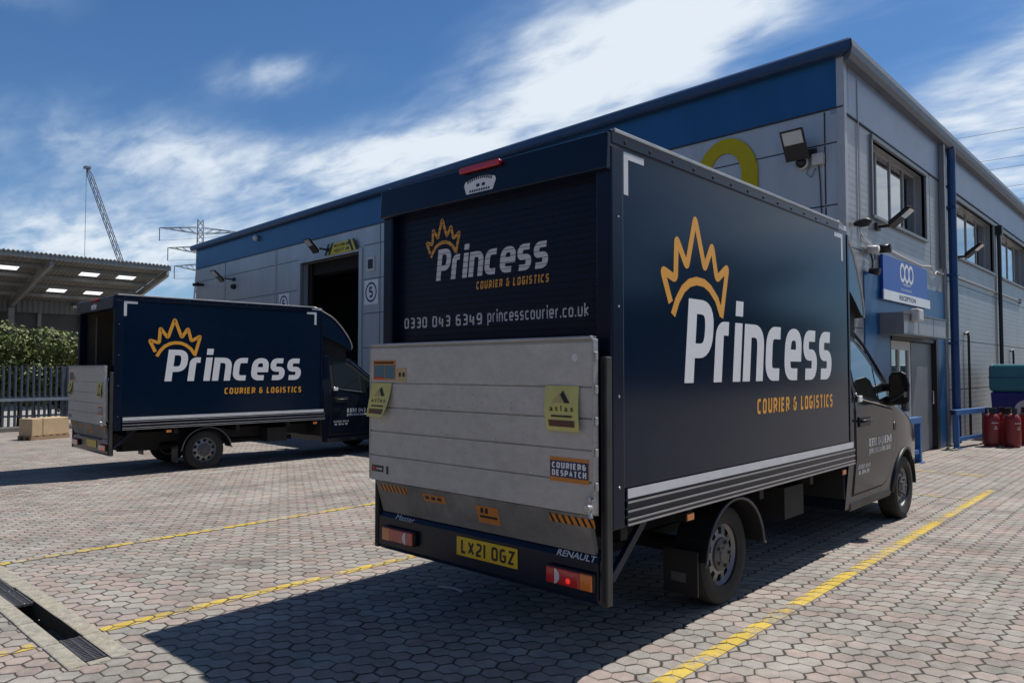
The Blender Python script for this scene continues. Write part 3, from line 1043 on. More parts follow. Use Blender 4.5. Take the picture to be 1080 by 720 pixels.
def sbox(mb, F, a0, a1, z0, z1, o0, o1):
    """box in wall coordinates: along a, up z, out of the wall o"""
    return mb.hexa([F(a0, z0, o0), F(a1, z0, o0), F(a1, z0, o1), F(a0, z0, o1),
                    F(a0, z1, o0), F(a1, z1, o0), F(a1, z1, o1), F(a0, z1, o1)])


def holed_wall(mb, F, a0, a1, z0, z1, holes, depth):
    A = sorted({a0, a1} | {h[0] for h in holes} | {h[1] for h in holes})
    Z = sorted({z0, z1} | {h[2] for h in holes} | {h[3] for h in holes})
    for p, q in zip(A, A[1:]):
        for r, s in zip(Z, Z[1:]):
            if any(h[0] <= p and q <= h[1] and h[2] <= r and s <= h[3] for h in holes):
                continue
            mb.add([F(p, r), F(q, r), F(q, s), F(p, s)], [(0, 1, 2, 3)])
    for h in holes:
        a, b, c, d = h
        P = [F(a, c), F(b, c), F(b, d), F(a, d)]
        Q = [F(a, c, -depth), F(b, c, -depth), F(b, d, -depth), F(a, d, -depth)]
        mb.add(P + Q, [(0, 1, 5, 4), (1, 2, 6, 5), (2, 3, 7, 6), (3, 0, 4, 7)])


FL = 26.55      # facade length
WL = 60.0       # side wall far end (y)
ROOF = 6.80


def build_warehouse():
    t = thing("warehouse", "grey clad warehouse with a blue roof band and a yellow 9 on its front", "warehouse", (-4, 12, 0))
    # front wall with the goods door
    mb = MB()
    door = (14.0, 17.55, -0.3, 5.12)
    holed_wall(mb, fp, 0, FL, -0.3, 5.80, [door], 0.25)
    mb.build("front_wall", Mt['clad'], t, fix=False)
    mb = MB()
    sbox(mb, fp, 0, FL, 5.82, 6.62, -.2, 0.012)
    mb.build("blue_band", Mt['blue_band'], t)
    mb = MB()
    sbox(mb, fp, 0, FL, 5.795, 5.822, -.1, 0.02)
    for z in (5.26, 4.265, 3.27, 2.28, 1.29):
        for a, b in ((0.11, 13.8), (17.75, FL - .02)):
            sbox(mb, fp, a, b, z - .011, z + .011, -.05, .0022)
    for s in (0.30, 19.40):
        for a, b in ((0.0, 1.27), (1.31, 2.25), (2.31, 3.24), (3.29, 4.24), (4.29, 5.24), (5.28, 5.78)):
            sbox(mb, fp, s - .012, s + .012, a, b, -.05, .0042)
    for s in (6.5, 12.95, 23.6):
        sbox(mb, fp, s - .012, s + .012, 0, 5.78, -.05, .0052)
    mb.build("panel_joints", Mt['joint'], t)
    # corner flashing
    mb = MB()
    sbox(mb, fp, -.02, 0.10, 0, 6.6, -.05, .016)
    sbox(mb, wp, 11.985, 12.10, 0, 6.6, -.05, .016)
    mb.build("corner_flashing", Mt['frame_pale'], t)
    mb = MB()
    sbox(mb, fp, 19.28, 19.36, 0, 5.79, -.05, .020)
    mb.build("panel_flashing", Mt['frame_pale'], t)
    # door surround
    mb = MB()
    sbox(mb, fp, 13.84, 14.0, 0, 5.22, -.1, .05)
    sbox(mb, fp, 17.55, 17.72, 0, 5.22, -.1, .05)
    sbox(mb, fp, 14.0, 17.55, 5.12, 5.22, -.1, .05)
    mb.build("goods_door_frame", Mt['clad'], t, bevel=.006)
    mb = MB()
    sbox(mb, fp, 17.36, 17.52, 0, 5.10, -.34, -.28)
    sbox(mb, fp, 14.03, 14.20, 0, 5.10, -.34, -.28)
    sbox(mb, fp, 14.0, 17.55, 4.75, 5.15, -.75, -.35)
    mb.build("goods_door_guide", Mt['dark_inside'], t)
    # side wall with window bands and entrance
    wins = [(13.30, 16.65, 4.27, 5.58), (19.0, 23.45, 4.24, 5.55), (24.5, 28.9, 4.24, 5.55), (31.0, 35.4, 4.24, 5.55), (36.4, 40.8, 4.24, 5.55)]
    ent = (14.10, 17.40, -0.3, 2.27)
    mb = MB()
    holed_wall(mb, wp, 12.0, WL, -0.3, 5.72, wins + [ent], 0.24)
    mb.build("side_wall", Mt['clad_side'], t, fix=False)
    mb = MB()
    sbox(mb, wp, 12.0, WL, 5.72, 6.62, -.2, .010)
    mb.build("upper_cladding", mat("grey_blue_cladding", (0.25, 0.30, 0.39), 0.4, .2, var=.06, scale=.8, dirt=.12), t)
    mb = MB()
    sbox(mb, wp, 12.1, WL, 5.695, 5.722, -.1, .022)
    for z in (3.6, 2.32, 1.2):
        for a, b in ((12.1, 12.75), (18.15, WL)):
            sbox(mb, wp, a, b, z - .008, z + .008, -.05, .002)
    for y in (12.72, 17.05, 18.6, 23.9, 29.7, 36):
        sbox(mb, wp, y - .008, y + .008, 3.7, 5.69, -.05, .003)
    mb.build("panel_joints", Mt['joint'], t)
    for (a, b, c, d) in wins:
        f = MB()
        # outer trim
        sbox(f, wp, a - .06, b + .06, d, d + .07, -.05, .05)
        sbox(f, wp, a - .06, b + .06, c - .05, c, -.05, .06)
        sbox(f, wp, a - .06, a, c, d, -.05, .04)
        sbox(f, wp, b, b + .06, c, d, -.05, .04)
        fr = f.build("window", Mt['frame_grey'], t)
        n = 4
        g = MB()
        for i in range(n):
            p, q = a + (b - a) * i / n, a + (b - a) * (i + 1) / n
            w = .022
            sbox(g, wp, p + .001, p + w, c, d, -.205, -.165)
            sbox(g, wp, q - w, q - .001, c, d, -.205, -.165)
            sbox(g, wp, p + w, q - w, c, c + w, -.205, -.165)
            sbox(g, wp, p + w, q - w, d - w, d, -.205, -.165)
        g.build("window_frame", Mt['frame_pale'], fr)
        g = MB()
        for i in range(n):
            p, q = a + (b - a) * i / n, a + (b - a) * (i + 1) / n
            tl = random.uniform(-.006, .006)
            g.add([wp(p, c, -.19 + tl), wp(q, c, -.19 - tl), wp(q, d, -.19 - tl * .4), wp(p, d, -.19 + tl)], [(0, 1, 2, 3)])
        g.build("window_pane", Mt['window_glass'], fr)
    # roof, gutters and dark interior box
    mb = MB()
    back = 48.0
    A, B_ = fp(-0.10, 0, .10), fp(FL, 0, .10)
    mb.add([(A.x, A.y, 6.63), (B_.x, B_.y, 6.63), (B_.x, B_.y + back, 6.63), (A.x, A.y + back, 6.63),
            (A.x, A.y, 6.68), (B_.x, B_.y, 6.68), (B_.x, B_.y + back, 6.68), (A.x, A.y + back, 6.68)],
           [(3, 2, 1, 0), (4, 5, 6, 7), (0, 1, 5, 4), (1, 2, 6, 5), (2, 3, 7, 6), (3, 0, 4, 7)])
    mb.build("roof", Mt['shed_steel'], t)
    mb = MB()
    e = fp(FL, 0)
    mb.add([(e.x, e.y, -.3), (e.x, e.y + back, -.3), (e.x, e.y + back, 6.63), (e.x, e.y, 6.63)], [(0, 1, 2, 3)])
    mb.add([(e.x, e.y + back, -.3), (-4.0, WL, -.3), (-4.0, WL, 6.63), (e.x, e.y + back, 6.63)], [(0, 1, 2, 3)])
    mb.build("rear_wall", Mt['clad'], t, fix=False)
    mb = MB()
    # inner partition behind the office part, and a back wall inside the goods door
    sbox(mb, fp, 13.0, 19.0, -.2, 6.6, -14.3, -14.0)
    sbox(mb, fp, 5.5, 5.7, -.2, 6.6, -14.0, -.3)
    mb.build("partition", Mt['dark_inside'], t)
    # eaves trim with a rolled edge
    mb = MB()
    prof = [(-.05, 6.60), (.16, 6.60), (.20, 6.64), (.20, 6.76), (.15, 6.81), (-.05, 6.83)]

    def eave(F, a, b, cutb):
        n = len(prof)
        P = [F(a + (0 if not cutb else -o), z, o) for o, z in prof]
        Q = [F(b, z, o) for o, z in prof]
        mb.add(P + Q, [tuple(range(n)), tuple(range(2 * n - 1, n - 1, -1))] + [(i, (i + 1) % n, n + (i + 1) % n, n + i) for i in range(n)])
    eave(fp, 0, FL + .2, True)
    mb.build("eaves_trim", Mt['blue_trim'], t)
    mb = MB()
    prof = [(-.05, 6.50), (.14, 6.50), (.20, 6.56), (.22, 6.66), (.20, 6.77), (.14, 6.81), (-.05, 6.828)]
    n = len(prof)
    P = [wp(12.0 - o, z, o) for o, z in prof]
    Q = [wp(WL, z, o) for o, z in prof]
    mb.add(P + Q, [tuple(range(n)), tuple(range(2 * n - 1, n - 1, -1))] + [(i, (i + 1) % n, n + (i + 1) % n, n + i) for i in range(n)])
    mb.build("gutter", mat("grey_gutter", (0.12, 0.14, 0.17), .45, .2, var=.12, scale=3, dirt=.2), t)
    # downpipes
    mb = MB()
    sbox(mb, wp, 17.78, 17.90, 3.8, 6.5, .02, .12)
    mb.build("pipe_casing", Mt['frame_grey'], t)
    mb = MB()
    mb.tube([wp(18.35, 6.52, .13), wp(18.45, 6.3, .12), wp(18.75, 4.2, .11), wp(19.55, 0.1, .11)][0:2] + [wp(18.47, 6.0, .11), wp(18.47, 0.05, .11)], .085, 14)
    for z in (.7, 2.2, 3.7, 5.2):
        sbox(mb, wp, 18.36, 18.58, z, z + .05, .0, .205)
    mb.build("downpipe", Mt['blue_pipe'], t)
    mb = MB()
    mb.tube([wp(23.95, 5.42, .06), wp(23.95, 5.2, .07), wp(23.95, 0.05, .07)], .05, 12)
    sbox(mb, wp, 23.84, 24.06, 5.36, 5.60, .0, .16)
    mb.build("downpipe", Mt['black'], t)
    mb = MB()
    for y, z in ((20.0, 2.5), (25.7, 2.2)):
        mb = MB()
        mb.tube([wp(y - .12, z - .02, .02), wp(y - .03, z + .02, .06), wp(y, z - .08, .07), wp(y, 0.05, .07)], .028, 10)
        mb.build("vent_pipe", Mt['black'], t)
    # pale column beside the entrance
    mb = MB()
    sbox(mb, wp, 18.02, 18.22, 0, 5.69, .0, .03)
    mb.build("wall_column", Mt['frame_grey'], t)
    # entrance
    mb = MB()
    sbox(mb, wp, 12.80, 14.10, 0.02, 3.27, -.03, .018)
    sbox(mb, wp, 17.40, 18.0, 0.02, 3.30, -.03, .018)
    sbox(mb, wp, 14.10, 17.40, 2.27, 3.28, -.03, .018)
    mb.build("entrance_surround", Mt['blue_band'], t)
    mb = MB()
    sbox(mb, wp, 14.1, 14.32, 0, 2.25, -.8, -.02)
    sbox(mb, wp, 17.22, 17.40, 0, 2.25, -.12, .03)
    sbox(mb, wp, 14.32, 17.22, 2.19, 2.26, -.12, .0)
    mb.build("door_frame", Mt['black'], t)
    d = MB()
    sbox(d, wp, 15.75, 17.22, 0.02, 2.18, -.12, -.07)
    dd = d.build("reception_door", Mt['door_grey'], t, bevel=.006)
    d = MB()
    d.tube([wp(17.08, .95, -.07), wp(17.08, .95, -.01), wp(17.08, 1.2, -.01), wp(17.08, 1.2, -.07)], .014, 8)
    d.build("handle", Mt['chrome'], dd)
    d = MB()
    for a, b in ((14.33, 14.45), (14.98, 15.06), (15.62, 15.74)):
        sbox(d, wp, a, b, .02, 2.18, -.14, -.08)
    sbox(d, wp, 14.45, 14.98, 2.02, 2.18, -.14, -.08)
    sbox(d, wp, 15.06, 15.62, 2.02, 2.18, -.14, -.08)
    sbox(d, wp, 14.45, 14.98, .02, .85, -.14, -.08)
    sbox(d, wp, 15.06, 15.62, .02, .85, -.14, -.08)
    gl = d.build("glazed_door", Mt['pale_plastic'], t)
    d = MB()
    sbox(d, wp, 14.45, 14.98, .85, 2.02, -.12, -.11)
    sbox(d, wp, 15.06, 15.62, .85, 2.02, -.12, -.11)
    d.build("pane", Mt['window_glass'], gl)
    # canopy box over the door
    mb = MB()
    sbox(mb, wp, 13.57, 16.45, 2.27, 2.60, .0185, .38)
    cn = mb.build("entrance_canopy", Mt['canopy'], t, bevel=.008)
    mb = MB()
    sbox(mb, wp, 13.55, 13.567, 2.25, 2.62, .02, .40)
    sbox(mb, wp, 13.567, 16.45, 2.602, 2.62, .02, .40)
    sbox(mb, wp, 13.567, 16.45, 2.25, 2.268, .02, .40)
    for y in (13.55, 14.5, 15.5):
        sbox(mb, wp, y + .02, y + .035, 2.27, 2.60, .381, .384)
    mb.build("canopy_trim", Mt['frame_grey'], cn)
    # vent grille and conduit on walls
    mb = MB()
    sbox(mb, fp, 13.20, 13.62, 4.47, 4.90, .0, .03)
    v = mb.build("wall_vent", Mt['pale_plastic'], t, bevel=.004)
    mb = MB()
    sbox(mb, fp, 13.28, 13.54, 4.55, 4.82, .03, .034)
    mb.build("vent_grille", Mt['lamp_body'], v)
    mb = MB()
    mb.tube([wp(19.2, 3.74, .03), wp(27.3, 3.74, .03)], .022, 8)
    sbox(mb, wp, 27.3, 27.42, 3.68, 3.82, .0, .06)
    mb.build("conduit", Mt['frame_grey'], t)
    mb = MB()
    pts = [(12.55, 3.72), (12.62, 3.98), (12.68, 4.02)]
    mb.tube([wp(12.62, 6.4, .02), wp(12.62, 3.9, .02), wp(12.75, 3.80, .03), wp(13.3, 3.72, .03)], .012, 6)
    cb = [(13.3, 3.72), (14.0, 3.77), (15.0, 3.73), (16.2, 3.70), (16.9, 3.76), (17.2, 3.62), (17.35, 3.70), (17.9, 3.70)]
    mb.tube([wp(y, z, .035) for y, z in cb], .016, 6)
    mb.build("cable", Mt['pale_plastic'], t)
    mb = MB()
    mb.tube([wp(13.0, 3.62, .05), wp(13.05, 3.45, .08), wp(13.05, 3.32, .07)], .016, 6)
    mb.tube([wp(13.3, 3.70, .03), wp(13.34, 3.52, .03), wp(13.2, 3.36, .03)], .010, 6)
    mb.tube([fp(.40, 4.95, .02), fp(.38, 4.7, .02), fp(.36, 4.0, .02)], .009, 6)
    mb.tube([fp(.52, 4.98, .03), fp(.60, 4.84, .03), fp(.52, 4.76, .03), fp(.44, 4.9, .03)], .006, 6)
    mb.build("cable", Mt['black'], t)


build_warehouse()


def build_wall_things():
    # big yellow 9 above the front truck
    t = thing("building_number", "large yellow number 9 fixed high on the grey front wall", "number", fp(2.0, 4.2))
    mb = MB()
    cx, cz, rx, rz = 2.05, 5.02, .60, .72
    out, inn = [], []
    n = 40
    for k in range(n):
        a = 2 * pi * k / n
        out.append((cx + rx * cos(a), cz + rz * sin(a)))
        inn.append((cx + .02 + (rx - .275) * cos(a), cz + .02 + (rz - .275) * sin(a)))
    V = [fp(a, z, .04) for a, z in out] + [fp(a, z, .04) for a, z in inn] + [fp(a, z, .003) for a, z in out] + [fp(a, z, .003) for a, z in inn]
    F = []
    for k in range(n):
        j = (k + 1) % n
        F += [(k, j, n + j, n + k), (k, j, 2 * n + j, 2 * n + k), (n + k, n + j, 3 * n + j, 3 * n + k)]
    mb.add(V, F)
    tail = [(1.45, 5.0), (1.725, 5.0), (1.725, 4.3), (1.77, 4.02), (1.95, 3.88), (2.35, 3.88), (2.35, 3.66), (1.9, 3.66), (1.55, 3.85), (1.45, 4.3)]
    mb.prism([fp(a, z, .003) for a, z in tail], BN * .039)
    mb.build("numeral", Mt['yellow_num'], t)

    # round number signs either side of the goods door
    def round_sign(s, z, txt, label):
        o = thing("door_number_sign", label, "sign", fp(s, z), "white door number signs")
        mb = MB()
        sbox(mb, fp, s - .35, s + .35, z - .35, z + .35, .003, .02)
        p = mb.build("sign_plate", Mt['white'], o)
        mb = MB()
        V, F = [], []
        n = 36
        for k in range(n):
            a = 2 * pi * k / n
            V += [fp(s + .29 * cos(a), z + .29 * sin(a), .022), fp(s + .235 * cos(a), z + .235 * sin(a), .022)]
        for k in range(n):
            j = (k + 1) % n
            F.append((2 * k, 2 * j, 2 * j + 1, 2 * k + 1))
        mb.add(V, F)
        stroke_text(mb, txt, lambda a, b, l=0.0: fp(s + .10 - a, z - .155 + b, .022 + l), 0, .20, 0, .31, .062, cap_fit=True)
        mb.build("number", mat("sign_ink", (0.03, 0.02, 0.06), .5), p, fix=False)
    round_sign(13.38, 3.87, "5", "square white sign with a circled 5 right of the dark goods door")
    round_sign(18.72, 3.87, "6", "square white sign with a ringed number half hidden behind the far truck's roof")

    # yellow height banner over the goods door
    o = thing("warning_sign", "yellow trapezoid warning board with black striped ends above the goods door", "sign", fp(15, 5.2))
    mb = MB()
    mb.prism([fp(a, z, .054) for a, z in ((15.75, 5.18), (14.10, 5.18), (14.32, 5.52), (15.52, 5.52))], BN * .02)
    b = mb.build("board", Mt['sign_yellow'], o)
    mb = MB()
    for a0, a1 in ((15.93, 15.72), (15.70, 15.49), (14.35, 14.14), (14.12, 13.95)):
        d = .20 if a0 > 15 else -.20
        mb.prism([fp(a0, 5.19, .076), fp(a0 - .11, 5.19, .076), fp(a0 - .11 - d, 5.53, .076), fp(a0 - d, 5.53, .076)], BN * .004)
    for k, (w, z) in enumerate((("MAXIMUM", 5.38), ("HEIGHT 4M", 5.23))):
        put_font(mb, w, lambda a, c, z=z: fp(15.35 - a, z + c, .0765), 0, .85, 0, .10, .02)
    mb.build("board_marking", Mt['ink'], b, fix=False)

    # floodlights on brackets
    def flood(name, F, a, z, label, tilt, out=.55, w=.42, h=.5, side=1, swing=0.0):
        o = thing("floodlight", label, "lamp", F(a, z), "black floodlights on the walls")
        mb = MB()
        sbox(mb, F, a - .09, a + .09, z - .06, z + .06, .003, .05)
        mb.tube([F(a, z, .05), F(a, z, .20), F(a + swing * .35, z + .03, out * .62)], .03, 8)
        mb.build("bracket", Mt['lamp_body'], o)
        c = F(a + swing, z + .1, out)
        e1 = (F(1, 0) - F(0, 0)).normalized()
        outv = (F(0, 0, 1) - F(0, 0)).normalized()
        dn = (outv * cos(R(tilt)) + Vector((0, 0, 1)) * sin(R(tilt))).normalized()
        nn = e1.cross(dn).normalized()
        if nn.z > 0:
            nn = -nn
        mb = MB()
        hx, hy = e1 * (w / 2), dn * (h / 2)
        P = [c - hx - hy, c + hx - hy, c + hx + hy, c - hx + hy]
        back = [c - hx * .8 - hy * .8 - nn * .09, c + hx * .8 - hy * .8 - nn * .09, c + hx * .8 + hy * .8 - nn * .07, c - hx * .8 + hy * .8 - nn * .07]
        mb.hexa(P + back)
        hd = mb.build("lamp_head", Mt['lamp_body'], o, bevel=.012)
        mb = MB()
        g = [c - hx * .8 + hy * .05 + nn * .004, c + hx * .8 + hy * .05 + nn * .004, c + hx * .8 + hy * .85 + nn * .004, c - hx * .8 + hy * .85 + nn * .004]
        mb.add(g, [(0, 1, 2, 3)])
        mb.build("lamp_glass", Mt['lamp_glass'], hd)
    flood("f", fp, .52, 5.16, "square floodlight high on the front wall near its right corner", 62, .32, .40, .52, swing=.14)
    flood("f", fp, 15.72, 5.36, "floodlight beside the yellow board over the goods door", 48, .50, .36, .55, swing=.3)
    flood("f", fp, 22.75, 5.06, "floodlight on the front wall nearest the pylon", 44, .55, .36, .60, swing=.3)
    flood("f", wp, 13.52, 4.10, "floodlight sticking out below the first side window", 40, .42, .32, .46)
    flood("f", wp, 19.1, 4.20, "floodlight sticking out below the second side window", 40, .42, .32, .46)

    # flat oval wall lamp left of the first side window
    o = thing("bulkhead_lamp", "slim dark oval lamp on the side wall left of the first window", "lamp", wp(12.75, 4.05))
    mb = MB()
    mb.tube([wp(12.36, 3.98, .02), wp(12.34, 3.98, .12), wp(12.30, 3.98, .24), wp(12.28, 3.98, .30)], [.035, .07, .07, .02], 10)
    mb.build("lamp_head", Mt['lamp_body'], o, smooth=True)
    o = thing("bulkhead_lamp", "small pale box lamp standing on top of the entrance canopy", "lamp", wp(15.7, 2.68))
    mb = MB()
    sbox(mb, wp, 14.0, 14.32, 2.48, 2.70, .386, .52)
    mb.build("lamp_head", Mt['pale_plastic'], o, bevel=.03)
    mb = MB()
    sbox(mb, wp, 14.06, 14.26, 2.621, 2.68, .20, .40)
    mb.build("bracket", Mt['pale_plastic'], o)

    # cameras and small boxes
    o = thing("security_camera", "dome camera under the square floodlight at the building corner", "camera", fp(.68, 5.05))
    mb = MB()
    mb.lathe([(0, 0), (.11, 0), (.11, .05), (.09, .07), (0, .07)], fp(.66, 5.02, .004), BN, 20)
    mb.build("base", Mt['pale_plastic'], o, smooth=True)
    mb = MB()
    mb.lathe([(.085, .07), (.08, .11), (.06, .14), (.03, .16), (0, .165)], fp(.66, 5.02, .004), BN, 20)
    mb.build("dome", Mt['black'], o, smooth=True)
    o = tag(MB().box(0, 0, 0, 0, 0, 0) and sbox(MB(), fp, .30, .48, 4.94, 5.12, .004, .10).build("junction_box", Mt['pale_plastic'], bevel=.01), "small white junction box beside the dome camera at the building corner", "box")
    o = thing("security_camera", "black bullet camera low on the front wall near its left end", "camera", fp(22.75, 4.75))
    mb = MB()
    mb.lathe([(0, 0), (.10, 0), (.10, .08), (.07, .15), (0, .18)], fp(22.7, 4.78, .003), BN, 16)
    mb.build("dome", Mt['black'], o, smooth=True)
    o = thing("security_camera", "dark oval camera at the left end of the front wall", "camera", fp(25.8, 5.13))
    mb = MB()
    mb.tube([fp(25.75, 5.1, .004), fp(25.75, 5.1, .22), fp(25.8, 5.08, .42)], [.05, .08, .06], 10)
    mb.build("housing", Mt['black'], o, smooth=True)
    o = tag(MB().lathe([(0, 0), (.10, 0), (.12, .1), (.06, .16), (0, .16)], fp(20.8, 6.38, .013), BN, 14).build("roof_sensor", Mt['pale_plastic'], smooth=True), "small white sensor on the blue band left of the goods door", "sensor")
    o = thing("security_camera", "upper pale camera pair on the cable above the reception sign", "camera", wp(13.3, 3.7))
    mb = MB()
    mb.tube([wp(12.95, 3.64, .03), wp(12.95, 3.62, .20)], .07, 10)
    mb.build("housing", Mt['pale_plastic'], o, smooth=True)
    mb = MB()
    mb.tube([wp(13.55, 3.72, .03), wp(13.55, 3.71, .22)], .075, 10)
    mb.build("lens_hood", Mt['black'], o, smooth=True)
    o = thing("security_camera", "lower black camera hanging left of the reception sign", "camera", wp(13.42, 3.3))
    mb = MB()
    mb.tube([wp(13.05, 3.30, .03), wp(13.03, 3.26, .18)], [.05, .065], 10)
    mb.build("housing", Mt['black'], o, smooth=True)
    # burglar ring mark on the front wall
    # reception sign
    o = thing("reception_sign", "blue reception sign with three white rings above the entrance canopy", "sign", wp(15, 3.2))
    mb = MB()
    sbox(mb, wp, 13.62, 16.45, 2.87, 3.64, .022, .07)
    p = mb.build("sign_board", Mt['blue_sign'], o)
    mb = MB()
    sbox(mb, wp, 13.58, 16.55, 2.86, 3.03, .072, .09)
    st = mb.build("white_strip", Mt['white'], p)
    mb = MB()
    put_font(mb, "RECEPTION", lambda a, c: wp(14.48 + a, 2.905 + c, .0915), 0, 1.05, 0, .085, .02)
    mb.mat(1)
    put_font(mb, "Transport", lambda a, c: wp(14.72 + a, 3.17 + c, .0725), 0, .56, 0, .08, .01)
    put_font(mb, "International", lambda a, c: wp(14.66 + a, 3.09 + c, .0725), 0, .66, 0, .05, .0)
    for k in range(3):
        cx = 14.76 + .27 * k
        P = [Vector((cx + .13 * cos(2 * pi * i / 26), 3.42 + .15 * sin(2 * pi * i / 26))) for i in range(26)]
        stroke_path(mb, P, lambda a, c, l=0, k=k: wp(a, c, .0725 + .0004 * k), .062, closed=True)
    mb.build("sign_lettering", [Mt['sticker_blue'], Mt['white']], p, fix=False)


build_wall_things()


# ------------------------------------------------------------------ trucks
def side_x(y, z):
    """half width of the cab at (y, z)"""
    if z < .95:
        f = .93 + .05 * min(1, max(0, (z - .3) / .5))
    elif z < 1.3:
        f = .98
    else:
        f = .98 - (z - 1.3) * .19
    g = 0 if y < 5.3 else (y - 5.3)
    return f - .075 * g ** 2.1 - .01 * g


def ztop(y):
    pts = [(3.8, 2.08), (4.35, 2.06), (4.55, 2.0), (5.32, 1.38), (5.6, 1.27), (6.0, 1.16), (6.35, 1.02), (6.52, .88), (6.60, .74)]
    if y <= pts[0][0]:
        return pts[0][1]
    for (a, za), (b, zb) in zip(pts, pts[1:]):
        if y <= b:
            return za + (zb - za) * (y - a) / (b - a)
    return pts[-1][1]


FW, RW = 5.70, 1.54       # wheel centres along the truck
WR = .345


def interp(pts, y):
    if y <= pts[0][0]:
        return pts[0][1]
    for (a, za), (b, zb) in zip(pts, pts[1:]):
        if y <= b:
            return za + (zb - za) * (y - a) / (b - a)
    return pts[-1][1]


def cab_panel(lo, hi, off, side, ny=14, nz=6, drop=0.012):
    """raised panel lying on the cab side between two curves lo(y), hi(y)"""
    mb = MB()
    y0, y1 = max(lo[0][0], hi[0][0]), min(lo[-1][0], hi[-1][0])
    V = []
    for i in range(ny + 1):
        y = y0 + (y1 - y0) * i / ny
        a, b = interp(lo, y), interp(hi, y)
        for j in range(nz + 1):
            z = a + (b - a) * j / nz
            V.append((side * (side_x(y, z) + off), y, z))
    F = []
    m = nz + 1
    for i in range(ny):
        for j in range(nz):
            F.append((i * m + j, (i + 1) * m + j, (i + 1) * m + j + 1, i * m + j + 1))
    # rim back to the body
    rim = [i * m for i in range(ny + 1)] + [ny * m + j for j in range(1, m)] + [i * m + nz for i in range(ny - 1, -1, -1)] + [j for j in range(nz - 1, 0, -1)]
    n0 = len(V)
    for k in rim:
        x, y, z = V[k]
        V.append((x - side * drop, y, z))
    for k in range(len(rim)):
        l = (k + 1) % len(rim)
        F.append((rim[k], rim[l], n0 + l, n0 + k))
    mb.add(V, F)
    return mb


def make_wheel(parent, x, y, side, r=WR, w=.205):
    o = MB()
    prof = [(.215, -.085), (.26, -.10), (.31, -.102), (.335, -.088), (.345, -.06), (.345, .06), (.335, .088), (.31, .102), (.26, .10), (.215, .085)]
    c = (x, y, r)
    ax = (side, 0, 0)
    o.lathe(prof, c, ax, 48, closed=True)
    wh = o.build("wheel", Mt['rubber'], parent, auto=35)
    # tread sipes and sidewall ring
    o = MB()
    n = 60
    holes = 10
    rings = [(.222, .082), (.212, .060), (.196, .040), (.188, .047), (.140, .055), (.128, .060), (.10, .060)]
    V, F = [], []
    for rr, h in rings:
        for k in range(n):
            a = 2 * pi * k / n
            V.append((x + side * h, y + rr * cos(a), r + rr * sin(a)))
    for i in range(len(rings) - 1):
        for k in range(n):
            if i == 3 and (k % 6) in (1, 2, 3):
                continue
            j = (k + 1) % n
            F.append((i * n + k, i * n + j, (i + 1) * n + j, (i + 1) * n + k))
    o.add(V, F)
    o.lathe([(.222, .082), (.222, -.07), (.19, -.07), (.19, .03)], c, ax, 40)
    o.build("rim", Mt['steel'], wh, auto=40)
    o = MB()
    o.lathe([(.20, .018), (0, .018)], c, ax, 30)
    o.build("brake_disc", Mt['chassis'], wh)
    o = MB()
    o.lathe([(.118, .060), (.116, .074), (.10, .080), (.055, .082), (.05, .090), (.0, .092)], c, ax, 30)
    for k in range(5):
        a = 2 * pi * k / 5
        o.lathe([(.014, .078), (.014, .098), (.008, .102), (0, .102)], (x, y + .085 * cos(a), r + .085 * sin(a)), ax, 8)
    o.build("hub_cap", Mt['hubcap'], wh, auto=40)
    return wh


CROWN = [(.63, 2.06), (.535, 2.255), (.69, 2.21), (.705, 2.465), (.83, 2.30), (.94, 2.625), (1.06, 2.31), (1.165, 2.475), (1.225, 2.255), (1.38, 2.35), (1.285, 2.00)]
ARC = [(.655, 1.985), (.71, 2.08), (.78, 2.155), (.86, 2.20), (.95, 2.22), (1.05, 2.215), (1.13, 2.185), (1.22, 2.12), (1.285, 2.02)]


